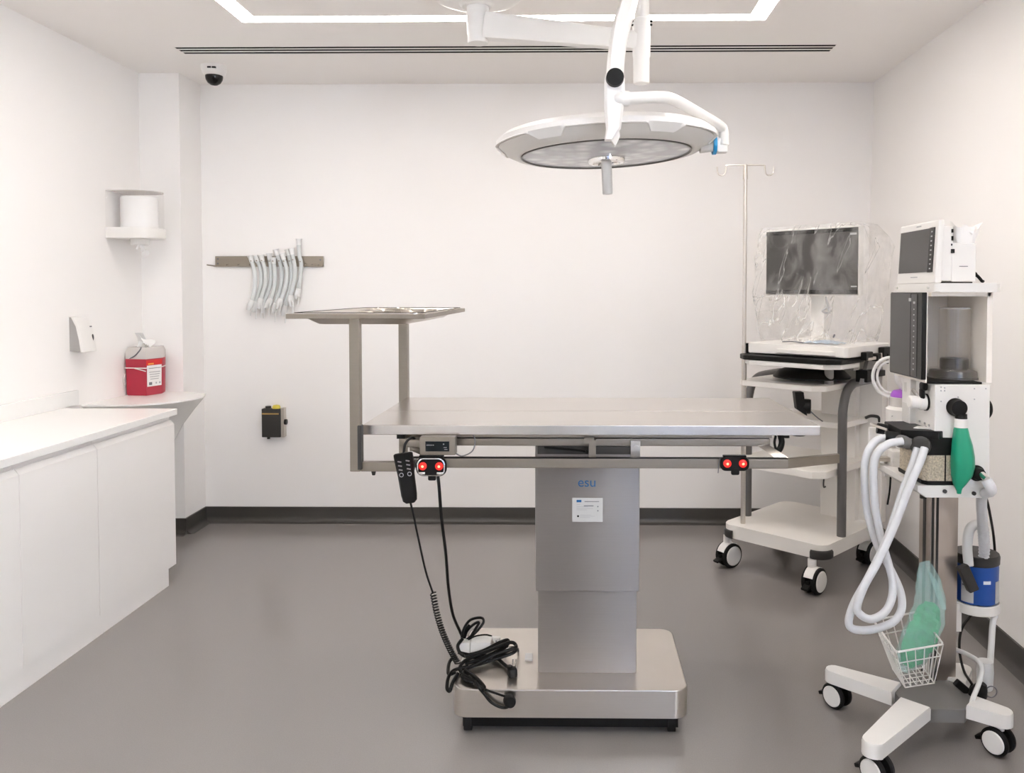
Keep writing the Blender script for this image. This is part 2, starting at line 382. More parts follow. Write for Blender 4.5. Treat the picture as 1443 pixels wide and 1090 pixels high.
t = thing('worktop', 'long white worktop over the base cabinets with a low upstand', 'worktop', (-2.2, 3.1, .82))
build('slab', MB().bx(XL + .001, XF + .012, 2.35, YE + .008, .820, .851, .003), TOPW, t)
build('upstand', MB().bx(XL + .001, XL + .014, 2.35, 4.08, .851, .926, .002), TOPW, t)

# corner ledge with curved front and tapering underside
zl = .842
out = [(-2.522, 4.122)]
for p in ((-2.36, 4.128), (-2.22, 4.17), (-2.12, 4.26), (-2.07, 4.39), (-2.058, 4.49)): out.append(p)
P = smooth_path([V((x, y, 0)) for x, y in out], 5)
P = P + [V((-2.10, 4.60, 0)), V((-2.286, 4.722, 0)), V((-2.40, 4.722, 0)), V((-2.522, 4.722, 0))]
cen = V((-2.522, 4.722, 0))
def sl(k, z): return [cen + (p - cen) * k + V((0, 0, z)) for p in P]
tag(build('corner_ledge', MB().rings([sl(1, zl), sl(1, zl - .008), sl(.985, zl - .014), sl(.86, zl - .07), sl(.66, zl - .17), sl(.5, zl - .28), sl(.42, zl - .40)]), TOPW, None, (-2.4, 4.5, .44)),
    'white corner ledge with curved front and tapering underside beside the pillar', 'ledge')

# sharps container on the ledge
z0 = zl; A = V((-2.508, 4.515, 0)); B = V((-2.385, 4.495, 0)); C = V((-2.350, 4.610, 0)); D = V((-2.372, 4.690, 0)); E_ = V((-2.508, 4.690, 0))
t = thing('sharps_container', 'red sharps container with clear top and white label on the corner ledge', 'sharps container', (-2.44, 4.6, z0))
hx = [A, B, C, D, E_]; ctr = sum(hx, V()) / 5
def hr(k, z): return [ctr + (p - ctr) * k + V((0, 0, z)) for p in hx]
build('bin', MB().rings([hr(.93, z0 + .001), hr(.96, z0 + .008), hr(1, z0 + .185), hr(1, z0 + .205)]), RED, t)
build('lid', MB().rings([hr(1.01, z0 + .205), hr(1.01, z0 + .245), hr(.90, z0 + .268), hr(.88, z0 + .27)]), LIDC, t)
b = MB().tube([A + V((.02, .0, z0 + .205)), A.lerp(B, .5) + V((.0, -.006, z0 + .225)), A.lerp(B, .72) + V((0, .0, z0 + .255)), A.lerp(B, .74) + V((0, .01, z0 + .27))], .0035, 6)
build('cable', b, INK, t)
b = MB(); random.seed(4)
b.grid(lambda u, v: ctr + V((-.03 + .085 * u, -.05 + .03 * math.sin(5 * u + 3 * v), z0 + .268 + v * (.075 - .045 * u) + .006 * math.sin(9 * u))), 8, 5)
b.grid(lambda u, v: ctr + V((-.045 + .045 * u, -.04 + .02 * math.sin(4 * v), z0 + .268 + .082 * v)), 4, 5)
build('film_flap', b, CLEARW, t)
b = MB().tube([p + (p - ctr).normalized() * .003 + V((0, 0, z0 + .155)) for p in hx], .003, 6, 1, True)
b.tube([A.lerp(B, .45) + V((0, -.004, z0 + .154)), A.lerp(B, .75) + V((0, -.004, z0 + .146)), B + V((.001, -.003, z0 + .138))], .003, 6)
b.tube([A + V((-.004, 0, z0 + .12)), A + V((-.006, -.012, z0 + .09)), A + V((-.004, -.006, z0 + .055))], .003, 6)
build('elastic_band', b, PLAS, t)
def onface(u, z, e=.0015):
    n = (C - B).cross(V((0, 0, 1))).normalized()
    k = .955 + .045 * (z / .2)
    p = ctr + (B.lerp(C, u) - ctr) * k
    return p + n * e + V((0, 0, z0 + z))
def quad(b, u0, u1, za, zb, e, mi=0):
    b.rings([[onface(u0, za, e), onface(u1, za, e), onface(u1, zb, e), onface(u0, zb, e)], [onface(u0, za, e + .001), onface(u1, za, e + .001), onface(u1, zb, e + .001), onface(u0, zb, e + .001)]], mi)
b = MB(); quad(b, .06, .94, .05, .168, .001, 0); quad(b, .02, .98, .170, .198, .001, 1)
quad(b, .12, .45, .172, .181, .0025, 2)
quad(b, .16, .34, .058, .074, .0025, 3); quad(b, .56, .64, .062, .072, .0025, 4); quad(b, .78, .86, .062, .072, .0025, 4)
for k in range(4): quad(b, .18 + .02 * k, .84 - .03 * k, .128 - .013 * k, .132 - .013 * k, .0025, 4)
quad(b, .16, .86, .150, .156, .0025, 3)
build('label_sticker', b, [PAPER, REDL, ORANGE, INK, INKL], t)

# soap dispenser
t = thing('soap_dispenser', 'white soap dispenser with grey sides on the left wall above the worktop', 'soap dispenser', (XL, 4.09, 1.11))
prof = [(XL, 1.298), (XL + .022, 1.296), (XL + .045, 1.25), (XL + .060, 1.18), (XL + .068, 1.12), (XL, 1.125)]
build('backplate', MB().prism([V((x - .004 if x > XL else x, 4.031, z)) for x, z in prof], (0, .112, 0), bev=.002), mat('dispenser_grey', (.36, .345, .33), .5), t)
b = MB(); cp = prof[:5]
b.rings([[V((x + .001, 4.028, z)) for x, z in cp] + [V((x - .010, 4.028, z - .002)) for x, z in cp[::-1]], [V((x + .02 * (i > 0), 4.09, z + .002)) for i, (x, z) in enumerate(cp)] + [V((x - .010, 4.09, z - .002)) for x, z in cp[::-1]],
         [V((x + .001, 4.146, z)) for x, z in cp] + [V((x - .010, 4.146, z - .002)) for x, z in cp[::-1]]])
build('cover', b, PLAS, t)
build('level_window', MB().ball((XL + .0735, 4.106, 1.190), (.004, .007, .018), u=14, v=8), DARK, t)
build('badge', MB().box((XL + .062, 4.104, 1.246), (.006, .020, .006), None, .001), INK, t)

# paper towel dispenser
pc = V((-2.395, 4.475, 0))
t = thing('paper_towel_dispenser', 'wall-mounted centrefeed paper roll dispenser with clear cover', 'paper dispenser', (XL, 4.475, 1.70))
def ushape(y0, y1, xo, z, n=14):
    pts = [V((XL - .002, y0, z))]
    cx = xo - (y1 - y0) / 2
    for k in range(n + 1):
        a = -PI / 2 + PI * k / n; pts.append(V((max(cx, XL + .02) + (xo - max(cx, XL + .02)) * math.cos(a), (y0 + y1) / 2 + (y1 - y0) / 2 * math.sin(a), z)))
    pts.append(V((XL - .002, y1, z))); return pts
build('tray', MB().rings([ushape(4.362, 4.592, -2.268, 1.712), ushape(4.360, 4.594, -2.264, 1.716), ushape(4.360, 4.594, -2.264, 1.766), ushape(4.362, 4.592, -2.268, 1.77)]), PLAS, t)
build('cover', MB().rings([ushape(4.364, 4.590, -2.272, 1.768), ushape(4.364, 4.590, -2.272, 1.955), ushape(4.372, 4.582, -2.280, 1.968)], cap=False), COVERC, t)
build('cover_lid', MB().rings([ushape(4.366, 4.588, -2.274, 1.966), ushape(4.366, 4.588, -2.274, 1.970)]), LIDC, t)
b = MB().lathe([(.092, 1.772), (.094, 1.778), (.094, 1.935), (.092, 1.94), (.030, 1.94), (.030, 1.9)], pc)
build('paper_roll', b, PAPER, t)
build('nozzle', MB().lathe([(.048, 1.712), (.048, 1.682), (.044, 1.680), (.030, 1.680)], pc, seg=28), PLAS, t)
b = MB().tube([pc + V((.0, -.01, 1.69)), pc + V((.02, -.012, 1.665)), pc + V((.028, -.01, 1.648)), pc + V((.04, -.02, 1.633))], lambda u: .016 - .006 * math.sin(PI * u * 1.2) + .002 * math.sin(14 * u), 8)
b.tube([pc + V((.012, -.03, 1.68)), pc + V((.008, -.04, 1.663)), pc + V((.004, -.04, 1.655))], .006, 6)
build('paper_tail', b, PAPER, t)

# tube rail with hanging breathing tubes
RY = 4.965
t = thing('hanging_rail', 'narrow steel rail of hooks on the back wall', 'rail', (-1.866, YB, 1.576))
build('bar', MB().bx(-2.197, -1.535, RY, YB, 1.576, 1.640, .002), STEELF, t)
for x, z in ((-2.18, 1.623), (-2.18, 1.595), (-1.551, 1.617)): build('screw', MB().cyl((x, RY + .002, z), (x, RY - .004, z), .005, seg=10), INK, t)
TX = [354, 361.5, 369.6, 381, 386, 391.5, 400, 407, 412.5, 421]
PATHS = [[(500, 285), (530, 400), (540, 560), (510, 720), (472, 815)], [(560, 285), (600, 380), (608, 520), (570, 680), (530, 835)], [(618, 280), (650, 400), (655, 540), (612, 690), (585, 800)],
         [(700, 260), (715, 400), (705, 560), (650, 720), (618, 845)], [(745, 305), (757, 450), (745, 620), (700, 740), (672, 790)], [(780, 215), (822, 350), (830, 520), (790, 680), (740, 850)],
         [(850, 260), (887, 400), (877, 560), (830, 700), (790, 800)], [(905, 215), (932, 350), (937, 500), (905, 660), (850, 880)], [(945, 205), (976, 370), (970, 500), (936, 640), (932, 770)],
         [(1022, 100), (1025, 230), (1046, 330), (1032, 500), (1008, 640), (990, 690)]]
ORD = ['leftmost', 'second from the left', 'third from the left', 'fourth from the left', 'fifth from the left', 'fifth from the right', 'fourth from the right', 'third from the right', 'second from the right', 'rightmost and highest']
PBS = []
for k, pa in enumerate(PATHS):
    dep = 4.944 if k % 2 else 4.920
    W = [at(290 + x / 7.783, 330 + y / 7.783, Y=dep) for x, y in pa]
    tp = smooth_path(W, 6); hp = tp[2]
    t = thing('breathing_tube', f'curved clear breathing tube, {ORD[k]} of ten on the wall rail', 'breathing tube', (W[0].x, dep, W[-1].z), 'clear breathing tubes hanging on the wall rail')
    build('shaft', MB().tube(W, .0125, 10), CLEAR, t)
    dr = (W[0] - W[1]).normalized()
    build('connector', MB().cyl(W[0] + dr * .022, W[0] - dr * .012, .0155, .0135, 14).cyl(W[0] + dr * .026, W[0] + dr * .020, .0185, .0185, 14), CLEARW, t)
    de = (W[-1] - W[-2]).normalized()
    build('cuff', MB().tube([W[-1] - de * .055, W[-1] - de * .045, W[-1] - de * .02, W[-1] - de * .006, W[-1] + de * .012], lambda u: .0125 + .0065 * max(0, math.sin(PI * min(1, u * 1.1))), 12), CLEARW, t)
    build('pilot_line', MB().tube([W[-1] - de * .03 + V((.012, -.012, 0)), W[-1] + V((.02, -.014, -.01)), W[-1] + V((.014, -.012, -.045 - .01 * (k % 3)))], .0035, 6), CLEARW, t)
    q = min(tp, key=lambda p_: abs(p_.z - 1.606)); PBS.append(MB().cyl((q.x, RY + .002, q.z), (q.x, dep - .018, q.z + .004), .004, seg=8))
PBS.append(MB().cyl((-2.19, RY + .01, 1.579), (-2.235, RY - .03, 1.586), .004, seg=8))
for x in (-2.12, -2.05, -1.98, -1.64, -1.60, -1.56): PBS.append(MB().cyl((x, RY + .002, 1.59), (x, RY - .03, 1.584), .003, seg=8))
pieces('hook', PBS, STEELF, bpy.data.objects['hanging_rail'])

# small black wall box
t = thing('control_unit', 'small black box with gold stripe and yellow button on the back wall', 'wall box', (-1.84, YB, .529))
build('case', MB().bx(-1.912, -1.795, 4.935, 4.975, .533, .708, .004), DARK, t)
build('mounting_plate', MB().bx(-1.796, -1.777, 4.94, YB, .533, .712, .001).bx(-1.912, -1.796, 4.975, YB, .533, .708), STEEL, t)
build('stripe', MB().bx(-1.908, -1.806, 4.9325, 4.936, .674, .681), GOLD, t)
build('side_knob', MB().cyl((-1.777, 4.955, .625), (-1.764, 4.955, .625), .017).cyl((-1.785, 4.955, .625), (-1.776, 4.955, .625), .010), BLACK, t)
build('button', MB().lathe([(.024, .708), (.024, .718), (.018, .728), (.002, .731)], (-1.828, 4.957, 0), seg=20), YELLOW, t)
build('outlet', MB().cyl((-1.878, 4.957, .707), (-1.878, 4.957, .722), .017).cyl((-1.878, 4.957, .52), (-1.878, 4.957, .535), .009), DARK, t)

# ================================================================ SURGICAL LAMP
J = at(866, 113, Y=2.48); TB = at(904, 60, Y=3.32); FL = V((-.405, 3.40, ZC))
t = thing('surgical_lamp', 'white ceiling-mounted surgical lamp with round head above the table', 'surgical lamp', FL)
build('ceiling_canopy', MB().lathe([(.185, 0), (.185, -.042), (.172, -.056), (.12, -.070), (.075, -.076), (.065, -.086), (.060, -.090), (.02, -.090)], FL, seg=48), LAMPW, t)
a0 = at(672, 36, Y=3.40)
build('pivot_post', MB().lathe([(.046, ZC - .06), (.046, ZC - .20), (.043, ZC - .205), (.044, ZC - .232), (.040, ZC - .238), (.01, ZC - .238)], (FL.x + .005, FL.y, 0), seg=32), LAMPW, t)
l0 = at(684, 37, Y=3.39); l1 = at(898, 58, Y=3.32)
def arm(p0, p1, h0, h1, w0, w1):
    d = (p1 - p0).normalized(); s_ = d.cross(V((0, 0, 1))).normalized(); u_ = s_.cross(d)
    R = []
    for k in range(7):
        p = p0.lerp(p1, k / 6); h_ = h0 + (h1 - h0) * k / 6; w_ = w0 + (w1 - w0) * k / 6
        R.append([p + s_ * w_ * x + u_ * h_ * y for x, y in ((-1, -.6), (-.7, -1), (.7, -1), (1, -.6), (1, .6), (.7, 1), (-.7, 1), (-1, .6))])
    return MB().rings(R)
build('horizontal_arm', arm(l0, l1, .052, .034, .038, .030), LAMPW, t)
b = MB(); zt = 2.665
b.lathe([(.030, zt), (.030, TB.z + .095), (.036, TB.z + .090), (.036, TB.z - .055), (.033, TB.z - .060), (.033, TB.z - .160), (.03, TB.z - .164), (.01, TB.z - .164)], (TB.x, TB.y, 0), seg=28)
build('drop_tube', b, LAMPW, t)
for sx in (-1, 1):
    for dz in (.082, .068): build('screw', MB().ball((TB.x + sx * .037, TB.y - .008, TB.z + dz), (.007, .007, .005), u=10, v=6), BLACK, t)
# curved spring arm coming forward and down to the joint
sp = [V((TB.x, TB.y, 2.655)), V((TB.x - .03, 3.10, 2.655)), V((.235, 2.80, 2.62)), at(886, 2, Y=2.56), at(874, 45, Y=2.50), at(868, 85, Y=2.48), J]
P = smooth_path(sp, 8); R = []
for i, p in enumerate(P):
    d_ = (P[min(i + 1, len(P) - 1)] - P[max(i - 1, 0)]).normalized(); s_ = V((1, 0, 0)); s_ = (s_ - d_ * s_.dot(d_)).normalized(); u_ = s_.cross(d_)
    R.append([p + s_ * .026 * x + u_ * .030 * y for x, y in ((-1, -.5), (-.6, -1), (.6, -1), (1, -.5), (1, .5), (.6, 1), (-.6, 1), (-1, .5))])
build('spring_arm', MB().rings(R), LAMPW, t)
# bracket below the joint
bb = at(864, 198, Y=2.47)
sec = [(J + V((0, 0, .03)), .022), (J, .030), (J - V((0, 0, .03)), .031), (J.lerp(bb, .45), .029), (J.lerp(bb, .8), .022), (bb, .012)]
R = [[p + V((x * w_, y * .020, 0)) for x, y in ((-1, -.6), (-.7, -1), (.7, -1), (1, -.6), (1, .6), (.7, 1), (-.7, 1), (-1, .6))] for p, w_ in sec]
R[-1] = [p + V((-.014, 0, .0)) for p in R[-1]]
br = build('yoke_bracket', MB().rings(R), LAMPW, t)
build('joint_cap', MB().cyl(J + V((0, -.016, 0)), J + V((0, -.040, 0)), .0270, .0260, 32), BLACK, br)
build('bracket_foot', MB().prism([bb + V((x, -.012, z)) for x, z in ((-.012, .008), (.016, .035), (.020, .01), (.006, -.018))], (0, .03, 0)), LAMPG, br)
# side yoke tube
E1 = at(1022, 190, Y=2.93)
y0p = at(880, 139, Y=2.47)
yk = [V((J.x + .01, 2.47, y0p.z)), y0p, at(930, 137, Y=2.55), at(950, 141, Y=2.62), at(985, 160, Y=2.78), at(1012, 176, Y=2.90), at(1019, 184, Y=2.93), at(1020, 205, Y=2.93)]
build('yoke_tube', MB().tube(yk, .0185, 16, 6).cyl(V((J.x + .02, 2.47, y0p.z)), y0p + V((.012, .004, 0)), .023, seg=20), LAMPW, t)
hc = V((.112, 2.95, 1.918)); tilt = Matrix.Rotation(math.radians(-2.4), 4, 'Y')
ep = at(1016, 205, Y=2.94)
build('yoke_end', MB().box(ep + V((.002, 0, -.002)), (.040, .045, .052), None, .006), LAMPW, t)
build('collar', MB().cyl(ep + V((-.030, 0, 0)), ep + V((-.018, 0, 0)), .033, .033, 28), CYAN, t)
build('axle', MB().cyl(ep + V((-.075, 0, -.002)), ep + V((-.028, 0, 0)), .026, .022, 20), LAMPG, t)
M = Matrix.Translation(hc) @ tilt
b = MB().lathe([(.300, .030), (.301, .0), (.312, -.006), (.330, -.004), (.355, .008), (.374, .020), (.384, .028), (.384, .046), (.36, .058), (.25, .072), (.1, .082), (.01, .083)], seg=96)
hd = build('lamp_head', b.tr(M), LAMPG, t)
# white upper trim with stepped lower edge
def zlow(deg):
    d_ = abs(((deg - 238 + 30) % 60) - 30); lo, hi = .010, .030
    return lo if d_ < 7 else (hi if d_ > 10.5 else lo + (hi - lo) * (d_ - 7) / 3.5)
n = 240; R = []
for k in range(n):
    a = 2 * PI * k / n; zl_ = zlow(360 * k / n); rr_ = .356 + max(0, zl_ - .008) * 1.6
    R.append([V((r_ * math.cos(a), r_ * math.sin(a), z_)) for r_, z_ in ((rr_ - .002, zl_), (rr_ + .004, zl_ - .002), (max(rr_ + .006, .378), max(zl_, .020)), (.393, .034), (.392, .050), (.368, .068), (.25, .080), (.25, .072), (.360, .055))])
build('trim_band', MB().rings(R, closed=True).tr(M), LAMPW, hd)
build('lens', MB().lathe([(.300, .004), (.298, -.004), (.2, -.010), (.1, -.014), (.01, -.015)], seg=80).tr(M), LENS, hd)
build('lens_gasket', MB().lathe([(.2985, -.004), (.3015, -.009), (.305, -.008), (.304, .0)], seg=80, closed=True).tr(M), TUBEG, hd)
b = MB().lathe([(.066, -.010), (.068, -.022), (.064, -.034), (.050, -.036), (.048, -.030), (.03, -.030)], seg=40).tr(M)
hb = build('handle_hub', b, CHROME, hd)
build('hub_block', MB().box((0, -.0, -.002), (.045, .045, .05), None, .004).tr(M), LAMPG, hd)
build('handle', MB().lathe([(.019, -.03), (.0185, -.142), (.017, -.146), (.005, -.146)], seg=24).tr(M), mat('handle_grey', (.68, .665, .64), .4), hd)

# ================================================================ OPERATING TABLE
BX0, BX1, BY0, BY1 = -.390, .362, 2.555, 3.035
t = TBL = thing('operating_table', 'stainless steel operating table on a single square column', 'operating table', (0, 2.8, 0))
ZT = .990
b = MB()
b.bx(-.688, .790, 2.622, 2.938, ZT - .032, ZT, .0025).bx(-.688, .790, 2.942, 3.315, ZT - .032, ZT, .0025).bx(-.68, .78, 2.93, 2.95, ZT - .03, ZT - .006)
build('tabletop', b, STEELT, t)
b = MB().bx(-.57, .645, 2.665, 3.22, .943, .957).bx(-.565, .640, 2.68, 3.20, .938, .944, mi=1).bx(-.46, .640, 2.665, 2.705, .915, .939, .002).bx(-.46, .640, 3.18, 3.22, .915, .939, .002)
build('subframe', b, [STEELF, BLACK], t)
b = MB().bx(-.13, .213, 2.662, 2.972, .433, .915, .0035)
build('column_shade_strip', MB().bx(-.122, .188, 2.6600, 2.664, .889, .9145), mat('recess_shade', (.03, .027, .025), .5), t)  # dark sheet standing in for the shade under the table
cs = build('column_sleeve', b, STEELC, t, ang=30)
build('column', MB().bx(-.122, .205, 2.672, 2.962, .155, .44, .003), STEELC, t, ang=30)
build('column_bracket', MB().bx(.183, .214, 2.650, 2.661, .86, .935, .001).cyl((.2, 2.651, .912), (.2, 2.647, .912), .009), STEEL, t)
b = MB().tube([V((-.10, 2.655, .912)), V((0, 2.65, .905)), V((.035, 2.65, .898))], .004, 6).cyl((.04, 2.655, .90), (.04, 2.64, .90), .006, seg=12)
build('gas_strut', b, BLACK, t)
build('rail_hanger', MB().bx(.045, .068, 2.606, 2.664, .885, .945).bx(.03, .062, 2.612, 2.63, .932, .952), STEELF, t)
text('maker_logo', 'esu', LOGOB, cs, (.040, 2.6612, .795), .045, (PI / 2, 0, 0))
def lab(b, x0, x1, z0, z1, y=2.660, mi=0, th=.0012): b.bx(x0, x1, y - th, y + .001, z0, z1, 0, mi)
b = MB(); lab(b, -.008, .092, .665, .744, 2.6615)
yq = 2.6604
for x0, x1, z0, z1, mi in ((.006, .022, .730, .738, 3), (.032, .080, .7315, .7335, 1), (.006, .018, .722, .7235, 2), (.006, .044, .7145, .716, 2), (.030, .062, .717, .7195, 1), (.006, .060, .709, .7105, 2),
                           (.006, .040, .704, .7055, 2), (.074, .078, .714, .718, 1), (.074, .078, .7, .704, 1), (.008, .014, .681, .687, 4), (.017, .055, .687, .6885, 2), (.017, .066, .683, .6845, 2), (.017, .05, .679, .6805, 2)):
    lab(b, x0, x1, z0, z1, yq, mi, .0008)
build('data_label', b, [PAPERL, INK, INKL, LOGOB, BLACK], cs)
# base
def rrect(x0, x1, y0, y1, r, z, n=8):
    P = []
    for cx, cy, a in ((x1 - r, y1 - r, 0), (x0 + r, y1 - r, PI / 2), (x0 + r, y0 + r, PI), (x1 - r, y0 + r, 3 * PI / 2)):
        for k in range(n + 1): P.append(V((cx + r * math.cos(a + PI / 2 * k / n), cy + r * math.sin(a + PI / 2 * k / n), z)))
    return P
def rr_off(i, z): return rrect(BX0 + i, BX1 - i, BY0 + i, BY1 - i, .045 - i * .5, z)
build('base_cover', MB().rings([rr_off(.004, .063), rr_off(0, .065), rr_off(0, .150), rr_off(.002, .1545), rr_off(.006, .1555)]), STEEL, t, ang=30)
b = MB().bx(BX0 + .03, BX1 - .03, BY0 + .028, BY1 - .03, .022, .064)
build('underframe', b, BLACK, t)
for x in (BX0 + .045, BX1 - .05):
    for y in (BY0 + .05, BY1 - .05):
        build('castor', MB().cyl((x - .012, y, .03), (x + .012, y, .03), .030, seg=20).bx(x - .02, x + .02, y - .02, y + .02, .05, .064), RUBB, t)
# rail along the front edge, its end turned back
b = MB().bx(-.56, .678, 2.588, 2.612, .858, .8885, .002).bx(-.56, .678, 2.588, 2.613, .8885, .8900, 0, 1)
b.prism([V((.678, 2.588, .859)), V((.858, 2.640, .866)), V((.858, 2.640, .894)), V((.678, 2.588, .8885))], (0, .022, 0))
build('side_rail', b, [STEELF, BLACK], t)
build('rear_rail', MB().bx(-.56, .70, 3.30, 3.325, .858, .8885, .002), STEELF, t)
pA, pB = at(1079, 632, Y=2.66), at(1106, 646, Y=2.615)
b = MB().prism([V((.600, 2.66, .916)), V((.632, 2.66, .922)), V((.690, 2.612, .886)), V((.655, 2.612, .880))], (0, .018, 0))
build('brace', b, STEEL, t)
b = MB().tube([V((.672, 2.665, .955)), V((.676, 2.66, .93)), V((.668, 2.655, .908)), V((.655, 2.655, .90))], .010, 8).tube([V((.655, 2.655, .952)), V((.650, 2.65, .93)), V((.655, 2.65, .905))], .004, 6)
b.cyl((.690, 2.66, .957), (.690, 2.66, .945), .011, seg=14).cyl((.735, 2.68, .957), (.735, 2.68, .949), .022, seg=16)
b.bx(-.578, -.552, 2.628, 2.655, .944, .957)
build('clamp', b, BLACK, t)
build('frame_bracket', MB().bx(-.572, -.545, 2.632, 2.65, .885, .945, .002).bx(-.535, -.50, 2.62, 2.66, .905, .945, .002).cyl((-.53, 2.63, .915), (-.47, 2.61, .895), .010, seg=12), STEELF, t)
# scale display
q = V((-.435, 2.585, .927))
x0, x1 = at(591, 630, Y=2.575).x, at(641.5, 630, Y=2.575).x; z0, z1 = at(600, 642, Y=2.575).z, at(600, 616.5, Y=2.575).z
sdp = build('display_box', MB().bx(x0, x1, 2.575, 2.616, z0, z1, .003).bx(x0 - .045, x0 + .005, 2.59, 2.61, z0 + .022, z0 + .046, .002), STEELF, t)
sx0, sx1 = at(599.5, 630, Y=2.573).x, at(633, 630, Y=2.573).x; sz0, sz1 = at(600, 636.5, Y=2.573).z, at(600, 622.5, Y=2.573).z
build('display_screen', MB().bx(sx0, sx1, 2.5725, 2.576, sz0, sz1), mat('lcd_dark', (.006, .009, .011), .45, spec=.2), sdp)
b = MB(); b.bx(sx0 + .056, sx0 + .060, 2.5715, 2.573, sz1 - .010, sz1 - .007)
for k in range(5): b.bx(sx0 + .004 + k * .005, sx0 + .007 + k * .005, 2.5715, 2.573, sz1 - .013, sz1 - .010)
b.bx(sx0 + .058, sx0 + .068, 2.5715, 2.573, sz1 - .020, sz1 - .0185).bx(sx0 + .060, sx0 + .070, 2.5715, 2.573, sz1 - .026, sz1 - .0245)
build('display_print', b, INKL, sdp)
build('display_cable', MB().tube([V((x1 - .005, 2.59, z0 + .006)), V((x1 + .02, 2.585, z0 - .004)), V((x1 + .050, 2.60, z0 + .008)), V((x1 + .058, 2.62, z0 + .035)), V((x1 + .048, 2.64, z0 + .06))], .0022, 6), INK, sdp)
# foot... push-button boxes on the rail
def button_box(pl, pr, pt, pbm, left):
    y = 2.570
    a_, c_ = at(pl, pt, Y=y), at(pr, pbm, Y=y); w_ = c_.x - a_.x; h_ = a_.z - c_.z; cx = (a_.x + c_.x) / 2; cz = (a_.z + c_.z) / 2
    def outline(k, yy):
        r = h_ * .38
        return [V((p.x, yy, p.y)) for p in rrect(cx - w_ / 2 * k, cx + w_ / 2 * k, cz - h_ / 2 * k, cz + h_ / 2 * k, r * k, 0)]
    bx_ = build('button_box', MB().rings([outline(.96, y + .018), outline(1, y + .012), outline(1, y + .003), outline(.95, y)]), BLACK, TBL)
    if left:
        build('chrome_rim', MB().rings([outline(.93, y + .001), outline(.93, y - .003), outline(.84, y - .004), outline(.82, y + .001)], cap=False), CHROME, bx_)
    for k in (-1, 1):
        p = V((cx + k * w_ * .27, y, cz + h_ * .05))
        build('button', MB().lathe([(.0125, -.002), (.0125, .005), (.010, .008), (.0045, .009)], p, (0, -1, 0), 24), LAMPRED, bx_)
        build('button_lens', MB().lathe([(.0042, .0085), (.0036, .0105), (.001, .011)], p, (0, -1, 0), 14), LAMPHOT, bx_)
    build('release_tab', MB().box((cx + .002, y + .006, cz - h_ * .55), (.026, .014, .022), None, .005).box((cx, y + .010, cz + h_ * .53), (w_ * .8, .016, .006), None, .001), BLACK, bx_)
    if left:
        for k in (-1, 1): build('foot_switch_plate', MB().box((cx + k * w_ * .30, y - .002, cz - h_ * .33), (.022, .006, .009), None, .002), CHROME, bx_)
    return V((cx, y, cz)), bx_
cL, bL = button_box(586, 629, 645, 672, True)
cR, bR = button_box(1015.5, 1056, 644.5, 664.5, False)
build('thin_wire', MB().tube([cR + V((-.046, .01, .016)), cR + V((-.050, .006, 0)), cR + V((-.052, .006, -.03))], .0015, 5), INK, bR)
zbt = .1555
def cp(px, py, Y): return at(px, py, Y=Y)
ca = [cp(617, 670, 2.578), cp(619, 690, 2.578), cp(622, 730, 2.585), cp(628, 780, 2.61), cp(632, 830, 2.66), cp(638, 866, 2.74), cp(648, 890, 2.83), cp(652, 900, 2.86)]
build('button_cable', MB().tube(ca, .0052, 8, 6), BLACK, TBL)

# hand control hanging on the rail
P0, P1 = at(568, 640, Y=2.560), at(578, 707, Y=2.560)
t = thing('hand_control', 'black corded hand control hanging on the left of the table rail', 'hand control', (P1.x, 2.56, P1.z))
ax_ = (P0 - P1).normalized(); sd = V((ax_.z, 0, -ax_.x))
def hrow(f, w_, th, yy): 
    p = P1.lerp(P0, f); return [p + sd * w_ * x + V((0, th * y + yy, 0)) for x, y in ((-1, -.4), (-.75, -1), (.75, -1), (1, -.4), (1, .4), (.75, 1), (-.75, 1), (-1, .4))]
b = MB().rings([hrow(-.03, .014, .006, 0), hrow(.02, .022, .010, 0), hrow(.15, .0245, .012, 0), hrow(.55, .026, .013, 0), hrow(.93, .030, .012, 0), hrow(1.0, .030, .011, 0), hrow(1.02, .026, .007, 0)])
body = build('housing', b, BLACK, t)
b = MB()
for r_ in range(2):
    for k in range(3): b.box(P1.lerp(P0, .86 - .085 * k) + sd * (-.012 + .026 * r_) + V((0, -.0135, 0)), (.012, .002, .0035), Matrix.Rotation(.15, 3, 'Y'))
b2 = MB()
for r_ in range(2): b2.lathe([(.005, -.001), (.007, -.001), (.007, .001), (.005, .001)], P1.lerp(P0, .585) + sd * (-.012 + .026 * r_) + V((0, -.0125, 0)), (0, -1, 0), 18, closed=True)
build('keypad', b, mat('key_print', (.28, .25, .25), .5), body); build('keypad_ring', b2, INKL, body)
build('hook', MB().tube([P0 + V((.0, .006, .0)), P0 + V((.004, .02, .03)), P0 + V((.02, .04, .045)), P0 + V((.03, .05, .035))], .004, 8), BLACK, t)
s0, s1 = at(610, 836, Y=2.60), at(645, 935, Y=2.66)
sc_ = [P1 + V((0, 0, .0)), at(583, 728, Y=2.562), at(590, 762, Y=2.568), at(600, 806, Y=2.585), s0]
build('cord', MB().tube(sc_, .0034, 8, 8), BLACK, t)
hel = []; nt_ = 30
axp = smooth_path([s0, at(616, 866, Y=2.61), at(624, 892, Y=2.625), at(634, 915, Y=2.64), s1], 12)
for i in range(nt_ * 10 + 1):
    f = i / (nt_ * 10) * (len(axp) - 1); j = min(int(f), len(axp) - 2); p = axp[j].lerp(axp[j + 1], f - j)
    a = 2 * PI * i / 10; hel.append(p + V((.0085 * math.cos(a), .0085 * math.sin(a), .002 * math.cos(a))))
build('coiled_cord', MB().tube(hel, .0025, 5, 1), BLACK, t)
